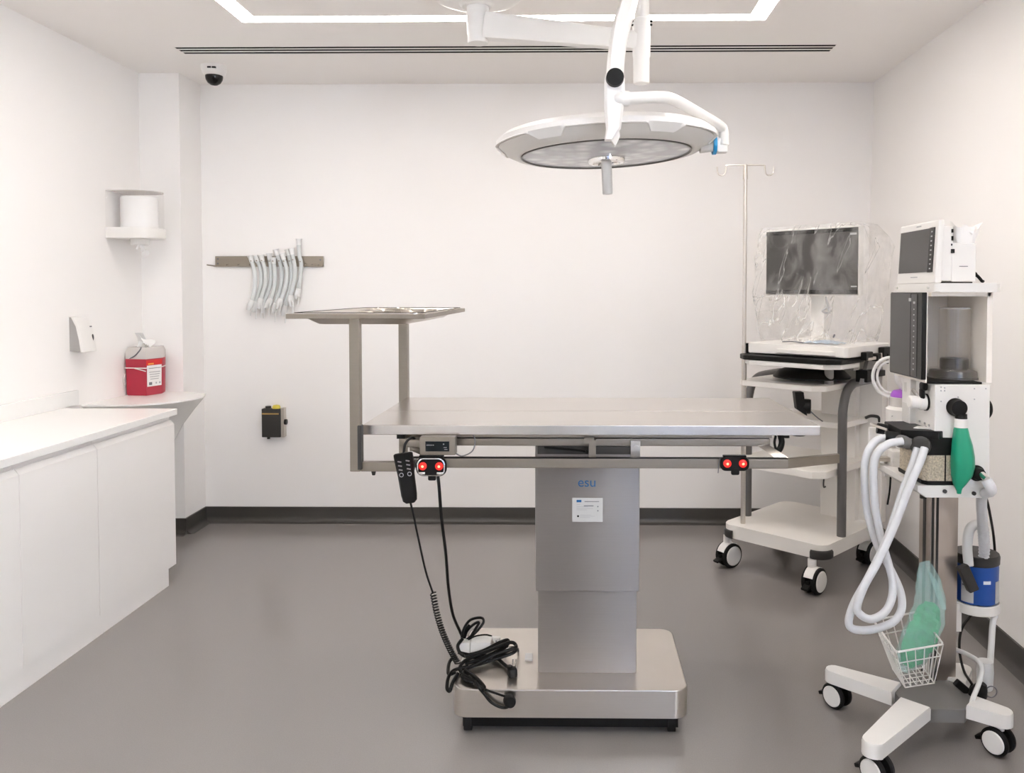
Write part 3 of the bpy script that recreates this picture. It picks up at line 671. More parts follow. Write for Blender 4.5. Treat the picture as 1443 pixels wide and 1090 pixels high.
# bundled mains leads lying on the base
def zpt(px, py, Z): return at(px, py, Z=Z)
t = thing('power_lead', 'bundled black power lead with plug lying on the table base', 'power lead', (-.27, 2.72, zbt))
random.seed(12)
def loop(pts, r=.0052): return MB().tube([zpt(*p) for p in pts], r, 8, 6)
b = MB()
for q in ([(652, 900, .215), (645, 912, .19), (655, 925, .17), (690, 926, .165), (722, 915, .20), (727, 910, .205), (718, 906, .21), (690, 917, .19), (655, 932, .175), (648, 945, .165), (660, 950, .164)],
          [(650, 945, .166), (668, 938, .17), (700, 922, .195), (725, 915, .20), (722, 921, .185), (690, 932, .17), (660, 942, .166), (652, 955, .166), (668, 962, .166)],
          [(660, 940, .17), (640, 945, .17), (632, 955, .165), (630, 970, .150), (634, 974, .14), (638, 962, .16), (645, 950, .166)],
          [(640, 925, .18), (633, 935, .17), (632, 950, .166), (642, 948, .168)],
          [(650, 950, .168), (665, 958, .168), (678, 970, .164), (682, 968, .166), (670, 955, .172), (655, 945, .17)],
          [(646, 920, .172), (665, 924, .168), (690, 925, .166), (700, 928, .164), (712, 938, .166), (722, 945, .172)],
          [(655, 925, .18), (680, 918, .185), (706, 905, .20), (716, 903, .20), (712, 912, .19), (680, 928, .175), (656, 936, .17)]):
    b.tube([zpt(*p) for p in q], .0060, 8, 6)
build('cord', b, BLACK, t)
b = MB()
for q in ([(650, 903, .20), (654, 886, .235), (663, 874, .26), (678, 871, .265), (681, 878, .255), (670, 892, .225), (656, 903, .19)], [(654, 903, .19), (658, 890, .22), (668, 880, .245), (675, 878, .25), (668, 890, .225), (660, 903, .19)],
          [(652, 903, .19), (655, 890, .22), (662, 881, .24)]): b.tube([zpt(*p) for p in q], .0048, 8, 6)
build('cord_loop', b, BLACK, t)
pp = zpt(722, 948, .170)
b = MB().box(pp + V((0, 0, 0)), (.030, .030, .032), rotz(.3), .007).cyl(pp + V((-.01, 0, .015)), pp + V((-.01, 0, .022)), .009, seg=12)
pl = build('plug', b, BLACK, t)
build('plug_pin', MB().cyl(pp + V((0, .004, .012)), pp + V((.002, .006, .042)), .0024, seg=8).cyl(pp + V((.010, .006, .012)), pp + V((.012, .008, .04)), .0024, seg=8), CHROME, pl)
t = thing('equalising_lead', 'black lead with a round plug hanging over the front of the base', 'power lead', (-.27, 2.55, .09))
yy = BY0 - .012
e0 = [zpt(668, 955, .168), zpt(674, 968, .168), at(682, 978, Y=yy), at(692, 990, Y=yy), at(705, 997, Y=yy), at(715, 997, Y=yy), at(722, 990, Y=yy - .003)]
e1 = [zpt(672, 962, .166), zpt(684, 972, .160), at(700, 978, Y=yy), at(712, 982, Y=yy - .004)]
build('cord', MB().tube(e0, .0048, 8, 6).tube(e1, .0036, 8, 6), BLACK, t)
build('plug', MB().lathe([(.004, .022), (.016, .02), (.019, .010), (.019, -.008), (.012, -.0095)], at(718, 988, Y=yy - .010), (.25, -.9, .1), 20), BLACK, t)
# white lead box and sockets on the base
a_ = zpt(646, 923, zbt); c_ = zpt(692, 923, zbt)
t = thing('power_supply', 'white power supply box on the left of the table base', 'power supply', ((a_.x + c_.x) / 2, a_.y + .03, zbt))
build('case', MB().bx(a_.x, a_.x + .040, a_.y, a_.y + .055, zbt, zbt + .042, .004).bx(a_.x + .041, c_.x, a_.y, a_.y + .055, zbt, zbt + .043, .004), PLAS, t)
q0 = zpt(698, 910, zbt)
sk = build('socket', MB().box(q0 + V((0, 0, .014)), (.036, .022, .032), None, .002), PLAS, t)
build('socket_mark', MB().box(q0 + V((.004, -.0115, .020)), (.004, .002, .005)).box(q0 + V((.004, -.0115, .010)), (.004, .002, .005)), INK, sk)
build('lead', MB().tube([zpt(660, 902, .20), zpt(670, 897, .205), zpt(684, 895, .20), zpt(693, 897, .19)], .003, 6), BLACK, t)
q1 = zpt(745, 932, zbt)
tag(build('wall_switch', MB().box(q1 + V((0, .01, .008)), (.026, .026, .015), Matrix.Rotation(.5, 3, 'X'), .002), PLAS, None, tuple(q1)), 'small white square switch lying on the table base beside the column', 'switch')
q2 = zpt(722, 926, zbt)
tag(build('cable_clip', MB().tube([q2 + V((-.024, 0, .004)), q2 + V((-.022, .004, .026)), q2 + V((.016, .004, .03)), q2 + V((.02, 0, .004))], .004, 8, 4), CHROME, None, tuple(q2)), 'bent steel cable clip on the base behind the plug', 'clip')

# ---------------------------------------------------------------- instrument tray stand
t = thing('instrument_tray_stand', 'steel over-table instrument tray on two square uprights at the table\'s left end', 'tray stand', (-.69, 2.95, .852))
build('upright', MB().bx(-.711, -.678, 2.556, 2.586, .852, 1.336, .002), STEELF, t)
build('upright', MB().bx(-.727, -.690, 3.350, 3.386, .852, 1.336, .002), STEELF, t)
b = MB().bx(-.678, -.510, 2.558, 2.586, .852, .8815, .002)
build('bottom_bar', b, STEELF, t); build('bottom_bar', MB().bx(-.690, -.43, 3.352, 3.384, .852, .8815, .002), STEELF, t)
build('stop_knob', MB().cyl((-.640, 2.572, .852), (-.640, 2.572, .838), .008, .005, 12).box((-.678, 2.56, .93), (.012, .03, .14), None, .002), DARK, t)
FX0, FX1, FY0, FY1 = -.914, -.472, 2.566, 3.500
b = MB().bx(FX0, FX1, FY0, FY0 + .02, 1.336, 1.351, .001).bx(FX0, FX1, FY1 - .02, FY1, 1.336, 1.351, .001).bx(FX0, FX0 + .02, FY0 + .02, FY1 - .02, 1.336, 1.351, .001).bx(FX1 - .02, FX1, FY0 + .02, FY1 - .02, 1.336, 1.351, .001)
build('tray_frame', b, STEELF, t)
def tr(i, z): return rrect(FX0 + i, FX1 - i, FY0 + i, FY1 - i, .03, z, 5)
tray = build('tray', MB().rings([tr(.012, 1.351), tr(.012, 1.3535), tr(.026, 1.3535), tr(.030, 1.349), tr(.075, 1.318), tr(.075, 1.316), tr(.028, 1.346), tr(.022, 1.351)], closed=True), STEEL, t)
build('tray_floor', MB().rings([tr(.074, 1.3165), tr(.074, 1.3185)]), STEEL, t)
build('tray_rim_shade', MB().rings([tr(.014, 1.3536), tr(.014, 1.3555), tr(.019, 1.3555), tr(.019, 1.3536)], closed=True), BLACK, t)  # black ring in place of the shadow gap along the tray rim
for k, (x, y, r_, h_, lb) in enumerate(((-.70, 2.88, .062, .036, 'shallow round steel dish in the tray, the one nearest the front edge'), (-.60, 3.12, .070, .036, 'shallow round steel dish in the tray, at the right'), (-.74, 3.27, .078, .038, 'shallow round steel dish in the tray, the one farthest back'))):
    tag(build('steel_dish', MB().lathe([(r_ * .6, 1.319), (r_ * .8, 1.322), (r_ * .97, 1.319 + h_ * .8), (r_ * 1.04, 1.319 + h_), (r_ * 1.0, 1.319 + h_), (r_ * .78, 1.325), (r_ * .5, 1.322), (.002, 1.322)], (x, y, 0), seg=36), CHROME, None, (x, y, 1.319)), lb, 'dish', 'steel dishes in the instrument tray')

# ================================================================ CASTERS
def caster(parent, pos, rz, r=.062, tw=.026, height=.17, cover=PLAS, wheel=RUBB, brake=True, stem_off=.022, hood=True):
    loc = V(pos) - root_of(parent).location
    b = MB().cyl((0, stem_off, height - .01), (0, stem_off, r * 1.7), r * .33, seg=20)
    if hood:
        pts = [V((math.cos(a) * r * 1.04, 0, r + math.sin(a) * r * 1.04)) for a in [PI * (.12 + .76 * k / 10) for k in range(11)]]
        b.rings([[p + V((0, -.012, 0)), p + V((0, .034, 0)), p * .9 + V((0, .034, r * .1)), p * .9 + V((0, -.012, r * .1))] for p in pts])
    fork = build('caster', b, cover, parent, local=(loc, (0, 0, rz)))
    w = MB()
    for s_ in (-1, 1):
        yc = stem_off * .5 + s_ * (tw * .5 + .011)
        w.lathe([(r * .55, -tw / 2), (r * .88, -tw / 2), (r, -tw / 2 + .005), (r, tw / 2 - .005), (r * .88, tw / 2), (r * .55, tw / 2)], (0, yc, r), (0, 1, 0), 32)
    build('wheel', w, wheel, fork, local=((0, 0, 0), (0, 0, 0)))
    c = MB()
    for s_ in (-1, 1):
        yc = stem_off * .5 + s_ * (tw + .011)
        c.lathe([(r * .80, -.003), (r * .80, .001), (r * .74, .004), (.002, .0045)], (0, yc, r), (0, s_, 0), 32)
    build('wheel_cover', c, cover, fork, local=((0, 0, 0), (0, 0, 0)))
    if brake:
        build('brake_pedal', MB().box((-r * 1.15, stem_off * .5, r * .75), (r * .75, .034, .012), Matrix.Rotation(-.35, 3, 'Y'), .003).box((-r * .8, stem_off * .5, r * .9), (r * .5, .02, .03), None, .004), BLACK, fork, local=((0, 0, 0), (0, 0, 0)))
    return fork

# ================================================================ SCREEN CART
CC = V((1.179, 4.21, 0)); UA = math.radians(46)
U = V((math.cos(UA), math.sin(UA), 0)); W_ = V((-math.sin(UA), math.cos(UA), 0)); RC = rotz(UA)
def uv(u, v, z=0): return CC + U * u + W_ * v + V((0, 0, z))
t = CART = thing('equipment_cart', 'white wheeled equipment cart with shelves and drip pole in the back right corner', 'equipment cart', CC)
for p, rz in ((at(1029, 799, Z=0), 33), (at(1150, 837, Z=0), 45), (at(1226, 796, Z=0), 40), (uv(.30, .26), 40)):
    caster(CART, p, math.radians(rz))
def plate(u0, u1, v0, v1, z0, z1, ch=0.0, rad=0, bev=.004):
    if rad: P = [uv(p.x, p.y, z0) for p in rrect(u0, u1, v0, v1, rad, 0, 6)]
    else: P = [uv(u, v, z0) for u, v in ((u0 + ch, v0), (u1 - ch, v0), (u1, v0 + ch), (u1, v1 - ch), (u1 - ch, v1), (u0 + ch, v1), (u0, v1 - ch), (u0, v0 + ch))] if ch else [uv(u0, v0, z0), uv(u1, v0, z0), uv(u1, v1, z0), uv(u0, v1, z0)]
    return P, V((0, 0, z1 - z0))
b = MB(); P, e = plate(-.315, .33, -.285, .285, .165, .232, rad=.06); b.prism(P, e, bev=.004)
build('base_plate', b, CREAM, t)
for su, sv in ((-1, -1), (-1, 1), (1, -1), (1, 1)):
    cu, cv = (-.315 + .062 if su < 0 else .33 - .062), sv * (.285 - .062)
    R = []
    for k in range(13):
        a = math.atan2(sv, su) - PI / 4 - .12 + (PI / 2 + .24) * k / 12
        R.append([uv(cu + r_ * math.cos(a), cv + r_ * math.sin(a), z) for r_, z in ((.05, .16), (.066, .162), (.072, .17), (.072, .196), (.066, .204), (.05, .204))])
    build('bumper', MB().rings(R), DARK, t)
for v in (-.262, .265):
    T = [uv(-.10, v, .225), uv(-.10, v, .5), uv(-.10, v, .78), uv(-.095, v, .855), uv(-.065, v, .925), uv(-.01, v, .962), uv(.06, v, .972), uv(.18, v, .975), uv(.23, v, .975)]
    build('side_handle', MB().tube(T, .022, 16, 5), TUBEG, t)
b = MB(); P, e = plate(.20, .32, -.19, .005, .22, 1.13); b.prism(P, e, bev=.006)
build('column', b, CREAM, t)
b = MB(); P, e = plate(.24, .30, -.31, .0, .232, 1.08); b.prism(P, e, bev=.004)
build('back_panel', b, CREAM, t)
for u0, u1, v0, v1, z0, z1, ch in ((-.26, .28, -.238, .27, .525, .56, .05), (-.05, .29, -.235, .22, .745, .775, .03), (-.27, .28, -.238, .24, .945, .972, .05)):
    b = MB(); P, e = plate(u0, u1, v0, v1, z0, z1, ch); b.prism(P, e, bev=.004)
    build('shelf', b, CREAM, t)
b = MB().tube([uv(-.2, -.22, .525), uv(-.205, -.22, .50), uv(-.21, -.225, .485), uv(-.215, -.235, .49)], .004, 8)
b.tube([uv(.20, -.24, .775), uv(.22, -.26, .785), uv(.24, -.29, .78), uv(.245, -.295, .755)], .008, 8)
build('shelf_hook', b, DARK, t)
# desk
b = MB(); P, e = plate(-.27, .20, -.365, .17, 1.115, 1.166, .015); b.prism(P, e, bev=.006)
dk = build('desk', b, PLAS, t)
R = []
for k in range(13):
    f = -1 + 2 * k / 12; v_ = -.155 + f * .155; bul = .022 * (1 - f * f)
    R.append([uv(-.268 - bul, v_, 1.121), uv(-.272 - bul, v_, 1.124), uv(-.272 - bul, v_, 1.140), uv(-.266 - bul, v_, 1.144), uv(-.262, v_, 1.144), uv(-.262, v_, 1.121)])
build('desk_lip', MB().rings(R), PLAS, dk)
# keyboard tray under the desk
b = MB(); P, e = plate(-.335, .0, -.345, .20, 1.084, 1.109, .05); b.prism(P, e, bev=.005)
kt = build('keyboard_tray', b, BLACK, t)
b = MB(); P, e = plate(-.330, -.02, -.335, .18, 1.060, 1.0835, .06); b.prism(P, e, bev=.004)
build('tray_underside', b, PLAS, kt)
build('swivel_mount', MB().lathe([(.19, .990), (.19, .996), (.16, 1.025), (.10, 1.045), (.05, 1.05)], uv(-.03, -.06), seg=40), BLACK, t)
build('mount_post', MB().cyl(uv(-.12, -.20, .97), uv(-.12, -.20, 1.06), .022, seg=20).prism([uv(-.02, -.325, .972), uv(.10, -.325, .972), uv(.10, -.325, 1.115), uv(.06, -.325, 1.115)], W_ * .02).box(uv(-.09, -.30, 1.068), (.06, .05, .045), RC, .003), mat('mount_grey', (.30, .29, .28), .45), t)
# connector holders at the desk's side
b = MB()
for u_, z_, s_ in ((-.10, 1.118, .05), (.00, 1.112, .035), (.10, 1.128, .06), (.16, 1.108, .035)): b.box(uv(u_, -.38, z_), (s_ * 1.5, .03, s_ * .8), RC, .005)
b.cyl(uv(.235, -.38, 1.125), uv(.255, -.40, 1.14), .026, seg=16).cyl(uv(-.02, -.385, 1.09), uv(-.02, -.385, 1.12), .016, seg=12).cyl(uv(.10, -.385, 1.07), uv(.10, -.385, 1.12), .014, seg=12)
b.tube([uv(.17, -.385, 1.10), uv(.175, -.39, 1.07), uv(.195, -.39, 1.062), uv(.21, -.39, 1.075), uv(.21, -.39, 1.095)], .007, 8)
b.bx(0, 0.001, 0, .001, 0, .001) if False else None
b.box(uv(.06, -.31, 1.01), (.13, .06, .06), RC, .004).box(uv(.20, -.30, 1.01), (.08, .05, .03), RC, .004)
build('probe_holder', b, BLACK, t)
build('probe_hook', MB().tube([uv(.04, -.385, 1.125), uv(.04, -.39, 1.085), uv(.06, -.39, 1.075), uv(.075, -.39, 1.09)], .007, 8).box(uv(-.06, -.385, 1.105), (.12, .02, .016), RC, .003), STEEL, t)
# power adapter slung under the shelf
b = MB(); 
b.prism([at(1120, 553, Y=3.92), at(1133, 553, Y=3.92), at(1135, 572, Y=3.92), at(1138, 587, Y=3.92), at(1123, 577, Y=3.92)], (0, .05, 0), bev=.004)
b.lathe([(.034, -.02), (.036, -.012), (.036, .012), (.034, .02)], at(1136.5, 573, Y=3.95), (1, -.35, 0), 24)
ad = build('power_adapter', b, BLACK, t)
build('adapter_cable', MB().tube([at(1142, 580, Y=3.95), at(1152, 589, Y=4.0), at(1159, 594, Y=4.05)], .003, 6), INK, ad)
# drip pole on the front left corner of the base
ip = at(1047, 738, Z=.232); ipx, ipy = ip.x, ip.y; zt_ = at(1048, 233, Y=ipy).z
t2 = build('drip_pole', MB().cyl((ipx, ipy, .23), (ipx, ipy, 1.15), .0125, seg=16).cyl((ipx, ipy, 1.15), (ipx, ipy, zt_ - .05), .0095, seg=16).cyl((ipx, ipy, zt_ - .07), (ipx, ipy, zt_ + .003), .0125, .010, 16), STEEL, CART)
for s_ in (-1, 1):
    hk = [V((ipx, ipy, zt_)), V((ipx + s_ * .09, ipy, zt_)), V((ipx + s_ * .098, ipy, zt_ - .008)), V((ipx + s_ * .100, ipy, zt_ - .03)), V((ipx + s_ * .106, ipy, zt_ - .046)), V((ipx + s_ * .120, ipy, zt_ - .052)), V((ipx + s_ * .136, ipy, zt_ - .045)), V((ipx + s_ * .142, ipy, zt_ - .025)), V((ipx + s_ * .143, ipy, zt_ - .008))]
    build('drip_hook', MB().tube(hk, .0035, 8, 4), STEEL, t2)
build('pole_clamp', MB().box((ipx + .018, ipy, 1.135), (.02, .03, .05), None, .004), BLACK, t2)
# monitor
mc = uv(.045, -.012, 1.58); 
t = thing('monitor', 'dark flat monitor under a wrinkled clear plastic cover on the cart', 'monitor', uv(.06, -.012, 1.167))
def mbox(b, u0, u1, v0, v1, z0, z1, bev=0, mi=0):
    b.box(uv((u0 + u1) / 2, (v0 + v1) / 2, (z0 + z1) / 2), (u1 - u0, v1 - v0, z1 - z0), RC, bev, mi); return b
build('casing', mbox(MB(), .045, .095, -.272, .252, 1.402, 1.752, .008), PLAS, t)
build('screen', mbox(MB(), .041, .0455, -.264, .246, 1.410, 1.742, .001), SCREEN, t)
build('screen_border', mbox(mbox(MB(), .0385, .042, -.264, .246, 1.410, 1.432), .0385, .042, -.264, .246, 1.722, 1.742), BEZEL, t)
b = MB(); mbox(b, .095, .15, -.08, .06, 1.47, 1.68, .01); mbox(b, .12, .17, -.05, .03, 1.172, 1.55, .01); b.lathe([(.11, 1.167), (.11, 1.176), (.06, 1.186)], uv(.13, -.01), seg=32)
build('stand', b, PLAS, t)
b = MB(); mbox(b, .036, .0386, -.232, -.262, 1.445, 1.452); mbox(b, .036, .0386, -.225, -.258, 1.705, 1.715)
build('screen_sticker', b, INKL, t)
# hanging lead below the screen
q = at(1166, 437, Y=4.18)
tag(build('video_lead', MB().tube([at(1164, 418, Y=4.19), at(1166, 428, Y=4.18), at(1170, 440, Y=4.17)], lambda u: .004 + .006 * u, 8).tube([at(1166, 433, Y=4.18), at(1159, 438, Y=4.17), at(1163, 441, Y=4.16), at(1170, 441, Y=4.165)], .005, 8), INKL, None, tuple(q)), 'short grey lead dangling below the covered monitor', 'lead')
# plastic cover: gathered film over the monitor and stand
random.seed(21)
t = None
levels = [(1.765, .010, .125, -.290, .262), (1.757, -.002, .20, -.300, .272), (1.70, -.006, .275, -.318, .278), (1.655, -.008, .325, -.335, .285), (1.60, -.010, .32, -.335, .29), (1.50, -.012, .285, -.325, .292), (1.42, -.012, .275, -.318, .300), (1.36, -.015, .262, -.31, .300), (1.28, -.02, .255, -.31, .285), (1.21, -.03, .25, -.30, .262), (1.172, -.05, .245, -.30, .23)]
R = []
for li, (z, u0, u1, v0, v1) in enumerate(levels):
    P = rrect(u0, u1, v0, v1, .03, 0, 3); ring = []; n = len(P)
    for i in range(n):
        for k in range(4):
            p = P[i].lerp(P[(i + 1) % n], k / 4)
            s_ = .009 * math.sin(23 * p.x + 9 * z * 3) + .008 * math.sin(31 * p.y + 17 * z) + random.uniform(-.004, .004)
            if li < 2: s_ *= .3
            if p.x < .03 and z > 1.4: s_ = abs(s_) * .8
            dirn = V((p.x - (u0 + u1) / 2, p.y - (v0 + v1) / 2, 0)); dirn = dirn.normalized()
            ring.append(uv(p.x + dirn.x * s_, p.y + dirn.y * s_, z + random.uniform(-.004, .004) * (li > 0)))
    R.append(ring)
mbk = MB().rings(R, cap=False); mbk._face([v for v in mbk.bm.verts][:len(R[0])], 0)
cov = tag(build('plastic_cover', mbk, FILM, None, tuple(uv(.1, 0, 1.17)), ang=60), 'clear wrinkled plastic cover draped over the monitor on the cart', 'plastic cover')
# film pack on the desk
q = uv(-.10, -.13, 1.168)
t = thing('film_packet', 'crumpled clear and pale blue film packet on the cart desk below the monitor', 'packet', q)
build('blue_film', MB().grid(lambda u, v: uv(-.16 + .12 * v, -.26 + .22 * u, 1.169 + .012 * math.sin(4 * u) * math.sin(PI * v) + .006 * math.sin(13 * u + 5 * v) ** 2), 14, 8), BLUEP, t)
build('clear_film', MB().grid(lambda u, v: uv(-.13 + .16 * v, -.18 + .24 * u, 1.171 + .085 * math.sin(PI * u) * math.sin(PI * v) * (1 + .3 * math.sin(11 * u + 7 * v)) + .004 * math.sin(20 * v)), 18, 12), FILM, t)
build('tie', MB().tube([uv(-.19, -.10, 1.172), uv(-.19, -.04, 1.176), uv(-.18, .02, 1.172)], .003, 6).tube([uv(-.13, -.225, 1.20), uv(-.13, -.232, 1.216)], .004, 6), INK, t)

# ================================================================ ANAESTHETIC MACHINE
NX, NY = 1.066, 2.42
t = ANM = thing('anaesthetic_machine', 'white wheeled anaesthetic machine with clear bellows by the right wall', 'anaesthetic machine', (1.16, 2.62, 0))
hub = [(1.036, 2.575), (1.082, 2.508), (1.212, 2.508), (1.275, 2.585), (1.275, 2.69), (1.225, 2.745), (1.115, 2.745), (1.036, 2.685)]
build('base_hub', MB().prism([V((x, y, .082)) for x, y in hub], (0, 0, .043), bev=.003), HUBG, t)
def leg(p_in, p_out, w0, w1):
    p_in, p_out = V((*p_in, 0)), V((*p_out, 0)); d_ = (p_out - p_in).normalized(); s_ = V((-d_.y, d_.x, 0))
    tip = [p_out - d_ * w1 + d_ * w1 * math.sin(a) + s_ * w1 * math.cos(a) for a in [PI * k / 8 for k in range(9)]]
    P = [p_in - s_ * w0] + tip[::-1] + [p_in + s_ * w0]
    R = [[p + V((0, 0, .094)) for p in P], [p + V((0, 0, .128)) for p in P], [p_in.lerp(p_out, .5) + (p - p_in.lerp(p_out, .5)) * .97 + V((0, 0, .136)) for p in P]]
    build('leg', MB().rings(R), PLAS, ANM)
leg((1.045, 2.625), (.862, 2.775), .046, .030); leg((1.070, 2.535), (.835, 2.292), .046, .032); leg((1.245, 2.545), (1.335, 2.462), .042, .034); leg((1.255, 2.69), (1.345, 2.80), .042, .034)
for p, rz in (((.893, 2.762), -55), ((.868, 2.325), -55), ((1.297, 2.482), -55), ((1.325, 2.785), -55)):
    caster(ANM, (p[0], p[1], 0), math.radians(rz), r=.043, tw=.018, height=.10, stem_off=.014, hood=False)
b = MB().bx(1.180, 1.272, 2.700, 2.790, .12, .83, .003)
b.bx(1.184, 1.191, 2.697, 2.701, .125, .82, 0, 1).bx(1.199, 1.206, 2.697, 2.701, .125, .82, 0, 1).bx(1.1785, 1.181, 2.735, 2.755, .125, .82, 0, 1)
build('column', b, [BROWNAL, DARK], t)
# lower bracket under the absorber
b = MB().prism([V((1.02, 2.425, .845)), V((1.225, 2.425, .845)), V((1.225, 2.425, .808)), V((1.045, 2.425, .808)), V((1.02, 2.425, .826))], (0, .34, 0), bev=.003)
build('lower_bracket', b, PLAS, t)
pieces('bracket_screw', [MB().cyl((1.10, 2.426, .828), (1.10, 2.420, .828), .006, seg=12), MB().cyl((1.186, 2.426, .822), (1.186, 2.420, .822), .006, seg=12), MB().cyl((1.052, 2.46, .812), (1.052, 2.46, .798), .010, seg=12)], DARK, t)
# control block
b = MB().bx(NX, 1.228, NY, 2.655, .988, 1.147, .003).bx(1.152, 1.230, NY + .001, 2.735, .838, .992, .003).bx(1.075, 1.155, 2.62, 2.735, .84, .99)
build('control_block', b, PLAS, t)
build('side_panel', MB().bx(NX - .018, NX + .002, 2.555, 2.620, .985, 1.160, .003), PLAS, t)
build('panel_mark', MB().bx(NX - .0195, NX - .017, 2.585, 2.600, 1.105, 1.135), LAMPG, t)
build('panel_window', MB().bx(NX - .0195, NX - .017, 2.565, 2.612, .99, 1.07), LAMPG, t)
build('bellows_deck', MB().prism([V((NX - .016, 2.44, 1.1475)), V((NX + .006, NY + .004, 1.1475)), V((1.205, NY + .004, 1.1475)), V((1.20, 2.695, 1.1475)), V((NX + .004, 2.695, 1.1475)), V((NX - .016, 2.655, 1.1475))], (0, 0, .006)), BLACK, t)
# hood around the bellows
b = MB().bx(1.062, 1.242, 2.70, 2.715, 1.15, 1.42).bx(1.225, 1.242, NY + .02, 2.70, 1.15, 1.42, .001).bx(1.0415, 1.046, NY + .012, 2.66, 1.15, 1.42).prism([V((1.0415, 2.66, 1.15)), V((1.046, 2.66, 1.15)), V((1.068, 2.71, 1.15)), V((1.063, 2.715, 1.15))], (0, 0, .27)).bx(1.06, 1.235, NY + .02, 2.71, 1.408, 1.42)
build('bellows_hood', b, mat('hood_beige', (.86, .81, .745), .4), t)
# top shelf
P = rrect(NX - .008, 1.252, NY - .01, 2.725, .014, 0, 5)
build('top_shelf', MB().prism([p + V((0, 0, 1.4205)) for p in P], (0, 0, .026), bev=.002), PLAS, t)
pieces('shelf_screw', [MB().cyl((NX - .008, y, 1.434), (NX - .013, y, 1.434), .004, seg=10) for y in (2.69, 2.455)], LAMPG, t)
# tall side screen
b = MB().bx(1.026, 1.041, NY + .005, 2.665, 1.160, 1.4195, .002)
s1_ = build('side_screen', b, BEZEL, t)
build('screen_face', MB().bx(1.0245, 1.0265, 2.505, 2.662, 1.164, 1.416), SCREEN, s1_)
build('screen_keys', MB().bx(1.0245, 1.0265, 2.458, 2.500, 1.166, 1.414), mat('key_strip', (.05, .048, .047), .35), s1_)
b = MB()
for k in range(12): b.bx(1.0232, 1.0248, 2.474, 2.480, 1.185 + .0165 * k, 1.1885 + .0165 * k)
b.bx(1.0232, 1.0248, 2.470, 2.482, 1.385, 1.392).bx(1.0232, 1.0248, 2.50, 2.515, 1.392, 1.402)
build('screen_print', b, mat('screen_marks', (.5, .5, .5), .5), s1_)
# bellows
bc = V((1.178, 2.545, 0))
bl = build('bellows_base', MB().lathe([(.076, 1.1535), (.076, 1.158), (.072, 1.160), (.070, 1.178), (.05, 1.182), (.041, 1.184), (.041, 1.212), (.038, 1.216), (.01, 1.216)], bc, seg=48), DARK, t)
build('bellows_skirt', MB().lathe([(.080, 1.155), (.079, 1.172), (.074, 1.184), (.050, 1.188)], bc, seg=48, cap=False), GLASSY, bl)
build('bellows_glass', MB().lathe([(.047, 1.186), (.0455, 1.30), (.045, 1.368)], bc, seg=48, cap=False), GLASSY, bl)
build('bellows_cap', MB().lathe([(.045, 1.368), (.0445, 1.372), (.03, 1.3735), (.002, 1.374)], bc, seg=48), LIDC, bl)
# knobs on the block's near face
def knob(name, c, ax, prof, m, par=ANM): return build(name, MB().lathe(prof, c, ax, 32), m, par)
k1 = at(1348, 574.5, Y=NY - .01)
kn = knob('selector_knob', (k1.x, NY, k1.z), (0, -1, 0), [(.0265, 0), (.0265, .006), (.0235, .010), (.023, .030), (.019, .033), (.002, .034)], BLACK)
build('knob_outlet', MB().cyl((k1.x + .008, NY - .022, k1.z - .018), (k1.x + .008, NY - .022, k1.z - .031), .016, .017, 24), BLACK, kn)
k2 = at(1378, 668, Y=NY - .01)
kn = knob('gas_outlet', (k2.x, NY + .001, k2.z), (0, -1, 0), [(.0235, 0), (.0235, .006), (.019, .010), (.017, .026), (.012, .028)], BLACK)
build('outlet_nozzle', MB().cyl((k2.x + .004, NY - .026, k2.z), (k2.x + .008, NY - .048, k2.z - .008), .011, .009, 20), CHROME, kn)
kn = knob('side_knob', (1.230, 2.46, 1.07), (1, 0, 0), [(.032, 0), (.032, .008), (.026, .014), (.002, .016)], BLACK)
b = MB().lathe([(.026, 0), (.026, .006)], (NX, 2.478, 1.087), (-1, 0, 0), 32, mi=1).lathe([(.024, .006), (.024, .022), (.019, .026), (.020, .050), (.016, .054), (.002, .055)], (NX, 2.478, 1.087), (-1, 0, 0), 32)
build('pressure_valve', b, [PLAS, BLACK], t)
b = MB().box((NX - .014, 2.468, 1.136), (.018, .034, .026), None, .008).box((NX - .018, 2.468, 1.114), (.014, .024, .036), None, .007)
build('toggle_lever', b, BLACK, t)
build('valve_loop', MB().tube([V((NX - .02, 2.48, 1.105)), V((NX - .034, 2.49, 1.125)), V((NX - .030, 2.515, 1.118)), V((NX - .014, 2.52, 1.10))], .002, 6), STEEL, t)
b = MB()
for q in ((1326, 546), (1331, 547), (1326, 551), (1331, 551), (1326, 566), (1373, 548), (1389, 548), (1373, 563), (1350, 560)): p = at(*q, Y=NY); b.cyl(p + V((0, .002, 0)), p + V((0, -.0015, 0)), .0022, seg=8)
for q in ((1303, 597), (1305, 602), (1309, 600), (1296, 594)): p = at(*q, X=NX - .001); b.box(p, (.003, .008, .006))
build('panel_print', b, INKL, t)
# absorber
b = MB().bx(1.045, 1.153, NY + .004, 2.615, .935, .992, .002)
ab = build('absorber_head', b, BLACK, t)
R = lambda z, i=0: [V((1.040 + i, NY + .02, z)), V((1.052 + i, NY + .006, z)), V((1.148 - i, NY + .006, z)), V((1.148 - i, 2.61 - i, z)), V((1.040 + i, 2.61 - i, z))]
build('absorber_granule_bed', MB().rings([R(.858), R(.936)]), GRAN, ab)
build('absorber_pan', MB().rings([R(.846, -.002), R(.858, -.004)]).bx(1.0995, 1.1025, NY + .003, NY + .008, .858, .936), BLACK, ab)
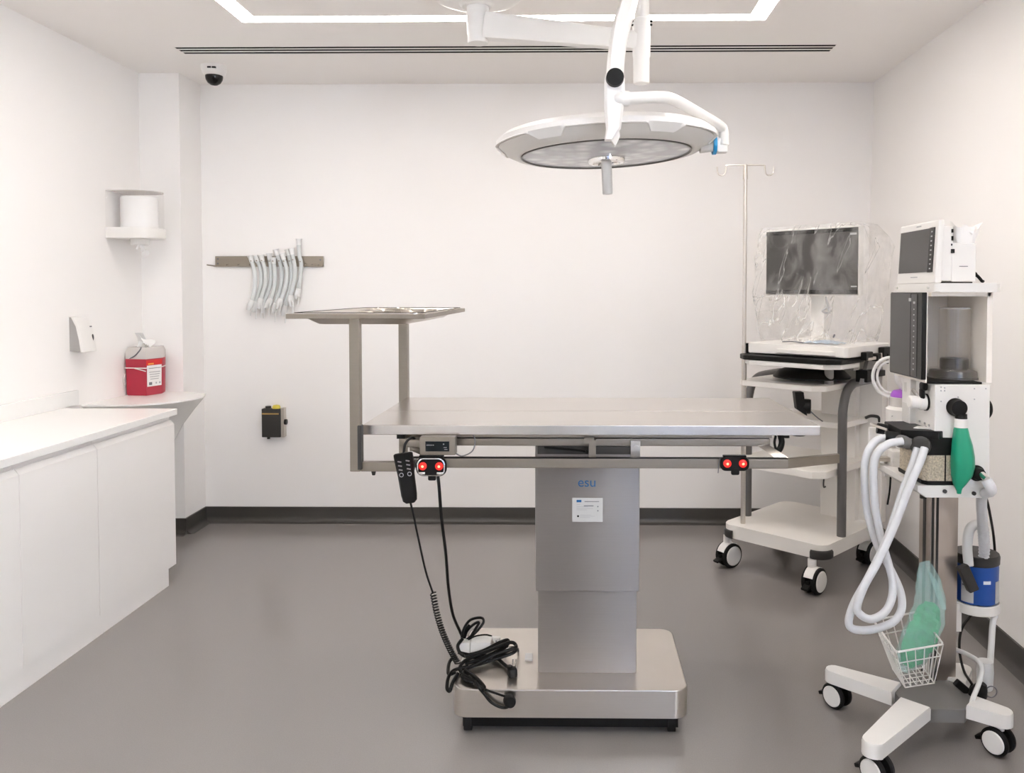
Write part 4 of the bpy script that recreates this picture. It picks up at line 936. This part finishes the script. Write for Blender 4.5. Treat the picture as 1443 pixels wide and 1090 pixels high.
# manifold with hose ports
b = MB().prism([V((.975, 2.44, .985)), V((1.075, 2.405, .985)), V((1.120, 2.45, .985)), V((1.120, 2.61, .985)), V((.985, 2.60, .985))], (0, 0, .024), bev=.003)
b.bx(1.0, 1.10, 2.46, 2.60, .945, .988, .004).cyl((1.0, 2.56, .985), (.952, 2.57, .992), .017, seg=20)
mf = build('hose_manifold', b, BLACK, t)
build('manifold_plate', MB().prism([V((1.02, 2.46, 1.0095)), V((1.07, 2.44, 1.0095)), V((1.095, 2.46, 1.0095)), V((1.045, 2.49, 1.0095))], (0, 0, .003)), LAMPG, mf)
h1 = at(1245, 618, Y=2.47); h2 = at(1268, 622, Y=2.43)
build('port', MB().cyl((.985, 2.46, .978), h1 + V((.004, 0, .004)), .019, seg=20), BLACK, mf)
build('port', MB().cyl((1.005, 2.45, .968), h2, .019, seg=20), HUBG, mf)
build('port', MB().lathe([(.030, 0), (.028, .012), (.02, .015)], at(1297, 628, Y=2.43), (-.35, -.9, .1), 24), DARK, mf)
build('thin_frame', MB().tube([V((.965, 2.52, .992)), V((.952, 2.50, 1.0)), V((.945, 2.56, 1.0)), V((.952, 2.62, .998)), V((.99, 2.62, .99))], .004, 6), STEEL, mf)
# breathing hoses
def hz(pts): return [at(x, y, Y=Y) for x, y, Y in pts]
A_ = hz([(1250, 617, 2.47), (1234, 622, 2.46), (1222, 640, 2.45), (1218, 668, 2.45), (1222, 720, 2.46), (1236, 768, 2.46), (1255, 803, 2.45), (1269, 835, 2.42), (1270, 860, 2.40), (1257, 878, 2.38), (1228, 888, 2.37), (1203, 887, 2.37), (1196, 876, 2.37), (1204, 850, 2.37), (1225, 812, 2.38), (1250, 760, 2.39), (1270, 700, 2.40), (1286, 655, 2.41), (1293, 632, 2.42)])
B_ = hz([(1272, 622, 2.42), (1252, 626, 2.42), (1236, 640, 2.42), (1231, 664, 2.42), (1233, 712, 2.43), (1242, 760, 2.43), (1252, 795, 2.41), (1258, 822, 2.39), (1256, 846, 2.37), (1246, 864, 2.35), (1228, 873, 2.345), (1213, 867, 2.345), (1208, 855, 2.345), (1218, 826, 2.345), (1237, 792, 2.35), (1260, 742, 2.36), (1280, 690, 2.37), (1297, 650, 2.385), (1303, 632, 2.40)])
tag(build('breathing_hose', MB().tube(A_, .0115, 14, 10), HOSE, None, tuple(A_[0])), 'clear looped breathing hose on the anaesthetic machine, the outer of two', 'hose', 'breathing hoses')
tag(build('breathing_hose', MB().tube(B_, .0115, 14, 10), HOSE, None, tuple(B_[0])), 'clear looped breathing hose on the anaesthetic machine, the inner of two', 'hose', 'breathing hoses')
# green reservoir bag hanging from the selector
gx = k1.x + .008; gy = NY - .022; zt0 = k1.z - .031
t = thing('reservoir_bag', 'green rubber reservoir bag hanging from a black knob on the machine', 'reservoir bag', (gx, gy, zt0 - .23))
R = []
for f, w_, d_, off in ((0, .016, .016, 0), (.06, .020, .018, 0), (.14, .022, .022, .001), (.28, .028, .026, .004), (.45, .032, .028, .006), (.60, .033, .028, .006), (.74, .029, .024, .004), (.86, .018, .016, -.002), (.92, .010, .010, -.004), (.96, .007, .007, -.003), (1.0, .006, .006, -.003)):
    R.append([V((gx + off + w_ * math.cos(2 * PI * k / 24) * (1 + .10 * math.cos(3 * 2 * PI * k / 24)), gy + d_ * math.sin(2 * PI * k / 24) * (1 - .12 * math.cos(4 * 2 * PI * k / 24)), zt0 - .022 - .200 * f)) for k in range(24)])
build('bag', MB().rings(R), GREEN, t, ang=60)
build('neck', MB().cyl((gx, gy, zt0), (gx, gy, zt0 - .026), .0175, .0185, 24), PLAS, t)
# exhaust hose from the outlet to the canister
X0 = V((k2.x + .008, NY - .044, k2.z - .010))
cc = V((1.358, 2.75, 0))
t = thing('exhaust_hose', 'white corrugated hose running from the machine outlet down to the blue canister', 'hose', (cc.x, cc.y - .02, .5))
hp = [X0, X0 + V((.012, -.004, -.03)), at(1384, 700, Y=2.46), at(1384, 730, Y=2.55), at(1386, 755, Y=2.64), at(1387, 775, Y=2.69), at(1385, 800, Y=2.70)]
SP = smooth_path(hp, 12)
build('hose', MB().tube(SP, lambda u: .0155 if u < .6 else .0155 + .0022 * math.sin(u * 190), 14, 3), HOSE, t)
# waste gas canister
t = thing('gas_canister', 'blue waste gas canister with dark lid beside the machine column', 'canister', (cc.x, cc.y, .376))
build('body', MB().lathe([(.060, .378), (.067, .384), (.069, .50), (.066, .515)], cc, seg=48), BLUE, t)
build('lid', MB().lathe([(.066, .508), (.071, .512), (.072, .535), (.069, .543), (.03, .545), (.002, .546)], cc, seg=48), DARK, t)
def patch(a0, a1, z0_, z1_, r_, m, nm):
    build(nm, MB().rings([[cc + V((rr * math.cos(a), rr * math.sin(a), z)) for rr, z in ((r_, z0_), (r_ + .001, z0_), (r_ + .001, z1_), (r_, z1_))] for a in [math.radians(a0 + (a1 - a0) * k / 8) for k in range(9)]]), m, t)
patch(205, 238, .388, .475, .0692, PAPERL, 'side_label'); patch(300, 325, .388, .46, .0692, PAPERL, 'side_label'); patch(208, 225, .462, .470, .0705, INK, 'label_print'); patch(208, 232, .442, .447, .0705, INK, 'label_print'); patch(262, 282, .455, .466, .0692, PAPER, 'side_label')
ej = [at(1357, 800, Y=2.665), at(1363, 815, Y=2.655), at(1370, 830, Y=2.65)]
build('elbow', MB().box((ej[0] + ej[2]) / 2, (.034, .030, .090), Matrix.Rotation(-.42, 3, 'Y'), .005), DARK, t)
R = hz([(1365, 797, 2.668), (1363, 770, 2.67), (1366, 748, 2.675), (1374, 740, 2.675), (1383, 742, 2.665)])
build('flat_hose', MB().tube(R, .0155, 14, 8), CLEARW, t)
t = thing('canister_holder', 'white ring holder clamped to the column carrying the blue canister', 'holder', (cc.x, cc.y, .33))
build('ring', MB().lathe([(.074, .350), (.0745, .376), (.072, .380), (.070, .380), (.070, .374), (.05, .374), (.05, .346), (.07, .346)], cc, seg=48, closed=True), CREAM, t)
build('bracket', MB().bx(1.272, 1.298, 2.72, 2.76, .28, .376, .003), CREAM, t)
# drain tube and lower cup
t = thing('drain_tube', 'white drain tube with a small clear cup below the canister holder', 'tube', (1.40, 2.66, .15))
dt = hz([(1397, 845, 2.70), (1399, 880, 2.70), (1397, 910, 2.69), (1395, 940, 2.68)])
build('tube', MB().tube([V((cc.x + .045, cc.y - .04, .344)), dt[1], dt[2], dt[3]], .010, 10, 6), CLEARW, t)
cu = at(1388, 955, Y=2.66)
build('cup', MB().lathe([(.024, .055), (.026, .02), (.024, -.035), (.02, -.04), (.002, -.04)], cu, seg=24), CLEARW, t)
# white suction tube and power cord at the base
tag(build('suction_tube', MB().tube(hz([(1344, 915, 2.74), (1362, 922, 2.70), (1378, 932, 2.64), (1384, 945, 2.60), (1379, 965, 2.57), (1371, 985, 2.55), (1369, 993, 2.55)]), .0075, 10, 8), CLEARW, None, (1.27, 2.72, .2)),
    'white flexible tube curving from the column down to the machine base', 'tube')
t = thing('mains_cord', 'black mains cord with a bulky plug on the machine base', 'power cord', (1.31, 2.62, .137))
build('cord', MB().tube([V((1.30, 2.60, .80)), at(1393, 715, Y=2.66), at(1400, 755, Y=2.80), at(1402, 790, Y=2.86), at(1400, 830, Y=2.87), at(1375, 860, Y=2.88), at(1356, 885, Y=2.85), at(1352, 915, Y=2.80), at(1358, 945, Y=2.74), at(1368, 962, Y=2.66), at(1376, 974, Y=2.63)], .0045, 8, 8), BLACK, t)
pg = at(1379, 978, Y=2.60)
build('plug', MB().lathe([(.026, -.022), (.027, 0), (.020, .020), (.012, .034)], pg + V((0, 0, .004)), (.3, -.2, .9), 20).box(pg + V((-.045, .02, .012)), (.05, .02, .024), Matrix.Rotation(.7, 3, 'Y'), .004), BLACK, t)
build('earth_ring', MB().tube([pg + V((.04 + .018 * math.cos(a), 0, .006 + .018 * math.sin(a))) for a in [2 * PI * k / 10 for k in range(10)]], .002, 6, 2, True), INK, t)
# suction bottle with purple cap and coiled tube behind the machine's front
t = thing('suction_bottle', 'white graduated bottle with a purple cap beside the machine screen', 'bottle', (1.132, 2.815, .895))
sb = V((1.132, 2.815, -.057))
build('body', MB().lathe([(.055, .952), (.058, .956), (.058, 1.075), (.05, 1.082), (.045, 1.086)], sb, seg=36), PLAS, t)
build('collar', MB().lathe([(.046, 1.084), (.046, 1.115), (.044, 1.117)], sb, seg=32), LIDC, t)
build('cap', MB().lathe([(.043, 1.114), (.042, 1.126), (.034, 1.138), (.01, 1.143)], sb, seg=32), PURPLE, t)
b = MB()
for k in range(6): b.box(sb + V((-.050, -.032, 1.055 - .018 * k)), (.003, .018, .002), rotz(-.55))
build('scale_marks', b, INKL, t)
tag(build('suction_coil', MB().tube([V((1.098 + .052 * math.cos(a) , 2.84 - .03 * math.cos(a), 1.125 + .068 * math.sin(a))) for a in [2 * PI * k / 16 for k in range(16)]], .006, 10, 3, True)
    .tube([V((1.101 + .040 * math.cos(a), 2.84 - .03 * math.cos(a), 1.125 + .056 * math.sin(a))) for a in [PI * .3 + 1.7 * PI * k / 14 for k in range(15)]], .0045, 10, 3).tube([V((1.115, 2.80, 1.17)), V((1.102, 2.80, 1.14)), V((1.108, 2.80, 1.11)), V((1.130, 2.81, 1.087))], .009, 10, 4), CLEARW, None, (1.1, 2.84, 1.06)),
    'loop of clear suction tubing hung beside the machine above the bottle', 'tubing')
b = MB().bx(.99, 1.13, 2.74, 2.755, .87, .965, .002).bx(1.04, 1.052, 2.735, 2.742, .80, .97)
t = thing('side_rail_clamp', 'white mounting rail with a steel clamp on the machine\'s far side', 'clamp', (1.05, 2.74, .80))
build('mounting_plate', b, PLAS, t)
build('steel_clamp', MB().bx(1.0, 1.05, 2.70, 2.735, .858, .872, .002).bx(1.002, 1.010, 2.695, 2.70, .838, .872, .001), STEEL, t)
build('pump_block', MB().box((1.065, 2.71, .86), (.04, .05, .075), None, .008).bx(1.044, 1.086, 2.683, 2.687, .862, .874, .001), PLAS, t)
build('thin_cable', MB().tube([V((1.055, 2.72, .82)), V((1.052, 2.72, .76)), V((1.045, 2.72, .71))], .003, 6), BLACK, t)

# wire basket
t = BK = thing('wire_basket', 'white wire basket hung on the anaesthetic machine\'s column', 'basket', (1.06, 2.56, .205))
rim = [V((.955, 2.405, .35)), V((1.120, 2.462, .35)), V((1.150, 2.715, .35)), V((.974, 2.640, .35))]
bot = [V((1.020, 2.495, .20)), V((1.122, 2.525, .20)), V((1.135, 2.655, .20)), V((1.030, 2.62, .20))]
mid = [r.lerp(b_, .32) + (r - bot[i]) * .02 for i, (r, b_) in enumerate(zip(rim, bot))]
build('rim_wire', MB().tube([p for i in range(4) for p in (rim[i].lerp(rim[(i + 1) % 4], .04), rim[i].lerp(rim[(i + 1) % 4], .96))], .0032, 8, 1, True), PLAS, t)
b = MB().tube(mid, .0022, 6, 1, True).tube(bot, .0024, 6, 1, True)
for i in range(4):
    n = 5 if i % 2 == 0 else 7
    for k in range(n):
        f = k / n; b.tube([rim[i].lerp(rim[(i + 1) % 4], f), mid[i].lerp(mid[(i + 1) % 4], f), bot[i].lerp(bot[(i + 1) % 4], f)], .0017, 6, 1)
for k in range(1, 5): b.tube([bot[0].lerp(bot[1], k / 5), bot[3].lerp(bot[2], k / 5)], .0016, 6, 1)
for k in range(1, 5): b.tube([bot[0].lerp(bot[3], k / 5), bot[1].lerp(bot[2], k / 5)], .0016, 6, 1)
build('wire_mesh', b, PLAS, t)
build('hanger', MB().tube([rim[2], V((1.178, 2.71, .355)), V((1.178, 2.735, .355))], .003, 6, 1).tube([rim[1].lerp(rim[2], .7), V((1.178, 2.70, .345))], .003, 6, 1), PLAS, t)

# green mask in its pouch
pz = [(1302, 792, 2.66), (1307, 812, 2.65), (1311, 840, 2.62), (1308, 868, 2.58), (1297, 898, 2.54), (1283, 924, 2.52), (1271, 946, 2.515)]
wd_ = [.016, .036, .050, .058, .060, .050, .018]; th_ = [.004, .008, .014, .026, .030, .024, .008]
C_ = [at(x, y, Y=Y) for x, y, Y in pz]
t = thing('mask_pouch', 'green face mask in a pale clear pouch standing in the wire basket', 'mask', C_[-1])
P = smooth_path(C_, 5); R = []; RG = []
random.seed(5)
for i, p in enumerate(P):
    f = i / (len(P) - 1) * 6; j = min(int(f), 5); g = f - j
    w_ = wd_[j] * (1 - g) + wd_[j + 1] * g; h_ = th_[j] * (1 - g) + th_[j + 1] * g
    d_ = (P[min(i + 1, len(P) - 1)] - P[max(i - 1, 0)]).normalized(); s_ = V((0, -1, 0)).cross(d_).normalized(); u_ = d_.cross(s_)
    R.append([p + s_ * w_ * math.cos(a) * (1 + .05 * math.sin(i * 1.3 + k)) + u_ * h_ * math.sin(a) for k, a in enumerate([2 * PI * q / 20 for q in range(20)])])
    if i >= 12 and i < len(P) - 2:
        gr = .50 + .42 * math.sin(PI * (i - 12) / (len(P) - 14)) ** .5
        RG.append([p + s_ * (w_ * gr * math.cos(a) * random.uniform(.82, 1.05) + .004) + u_ * (h_ * .80 * math.sin(a)) * (.8 + .3 * math.cos(3 * a + i * 1.7)) * random.uniform(.75, 1.05) for a in [2 * PI * q / 16 for q in range(16)]])
build('pouch', MB().rings(R), BAGT, t, ang=70)
build('mask', MB().rings(RG), GREENM, t, ang=25)
fl = [at(1330, 850, Y=2.60), at(1334, 860, Y=2.60), at(1328, 835, Y=2.61), at(1318, 815, Y=2.63)]
build('pouch_flap', MB().rings([[at(1306, 800, Y=2.645), at(1322, 822, Y=2.635), at(1334, 860, Y=2.62), at(1326, 858, Y=2.62), at(1316, 830, Y=2.63)], [at(1306, 800, Y=2.642), at(1322, 822, Y=2.632), at(1334, 860, Y=2.617), at(1326, 858, Y=2.617), at(1316, 830, Y=2.627)]]), BAGT, t)

# patient monitor on top of the machine
ZS = 1.4467
MX = 1.066
t = thing('patient_monitor', 'white patient monitor with dark screen on top of the anaesthetic machine', 'monitor', (1.11, 2.55, ZS))
def mx(z): return MX + .012 * (z - ZS) / .19
zt1 = ZS + .188
b = MB().prism([V((MX - .004, 2.425, ZS)), V((MX + .018, 2.425, ZS)), V((MX + .024, 2.425, zt1)), V((MX + .006, 2.425, zt1))], (0, .285, 0), bev=.005)
build('front_housing', b, PLAS, t)
def mq(y0_, y1_, z0_, z1_, e, th=.002):
    def pt(y, z, o): return V((MX - .004 + .010 * (z - ZS) / .188 - o, y, z))
    return [[pt(y0_, z0_, e), pt(y1_, z0_, e), pt(y1_, z1_, e), pt(y0_, z1_, e)], [pt(y0_, z0_, e + th), pt(y1_, z0_, e + th), pt(y1_, z1_, e + th), pt(y0_, z1_, e + th)]]
sc1 = build('screen', MB().rings(mq(2.452, 2.698, ZS + .034, ZS + .166, -.001)), SCREEN, t)
build('touch_strip', MB().rings(mq(2.444, 2.478, ZS + .033, ZS + .167, 0, .0022)), BEZEL, sc1)
b = MB()
for k in range(9): b.rings(mq(2.456, 2.465, ZS + .042 + .0138 * k, ZS + .046 + .0138 * k, .0015, .0015))
build('touch_marks', b, INKL, sc1)
b = MB(); b.rings(mq(2.545, 2.580, ZS + .175, ZS + .179, -.001, .0015)); b.rings(mq(2.55, 2.60, ZS + .018, ZS + .021, -.001, .0015))
build('badge', b, INKL, t)
b = MB().bx(MX + .020, MX + .055, 2.438, 2.66, ZS + .006, ZS + .168, .003).bx(MX + .05, 1.188, 2.436, 2.60, ZS + .004, ZS + .118, .003)
rear = build('rear_housing', b, PLAS, t)
for pxx, pyy, w_, h_ in ((1342, 325.5, .005, .011), (1342, 336, .005, .013), (1341, 345, .003, .006), (1342.5, 354, .010, .012)):
    p = at(pxx, pyy, Y=2.437); build('port', MB().box((p.x, 2.4365, p.z), (w_, .003, h_)), BLACK, rear)
p = at(1358, 375.5, Y=2.435); build('slot', MB().box((p.x, 2.4355, p.z), (.025, .002, .002)), INK, rear)
build('foot', MB().bx(1.095, 1.18, 2.44, 2.59, ZS, ZS + .0045), DARK, rear)
# crumpled tissue on the rear housing
random.seed(31)
t0_ = MB()
def tis(u, v):
    a = 2 * PI * u; r_ = .034 + .010 * math.sin(3 * a + 1) * v + .009 * math.sin(5 * a) * v
    return V((1.163 + (r_ * 1.0 + .020 * v + .004 * math.sin(11 * a + 5 * v)) * math.cos(a), 2.482 + r_ * math.sin(a) * 1.1, ZS + .1175 + v * (.052 + .010 * math.sin(2 * a + .6) + .008 * math.sin(7 * a))))
t0_.grid(tis, 40, 6)
t0_.grid(lambda u, v: V((1.130 + .062 * u, 2.475 + .03 * math.sin(6 * u) * v, ZS + .119 + v * (.038 + .012 * math.sin(5 * u)))), 16, 5)
tag(build('tissue', t0_, TUBET, None, (1.16, 2.495, ZS + .119), ang=80), 'crumpled white tissue on top of the patient monitor\'s rear housing', 'tissue')
tag(build('monitor_lead', MB().tube([V((1.186, 2.452, ZS + .028)), V((1.196, 2.452, ZS + .025)), V((1.206, 2.452, ZS + .016)), V((1.214, 2.452, ZS + .0065)), V((1.226, 2.47, ZS + .006))], .0048, 8, 6).cyl((1.186, 2.452, ZS + .028), (1.196, 2.452, ZS + .025), .010, .007, 12), BLACK, None, (1.2, 2.5, ZS)),
    'short black lead plugged into the back of the patient monitor', 'lead')

# ---------------------------------------------------------------- view
sc.view_settings.view_transform = 'Standard'; sc.view_settings.look = 'None'
sc.view_settings.exposure = 0.85; sc.view_settings.gamma = 1.0; sc.view_settings.use_curve_mapping = False
sc.cycles.use_denoising = True
sc.cycles.max_bounces = 12; sc.cycles.diffuse_bounces = 6; sc.cycles.transparent_max_bounces = 24
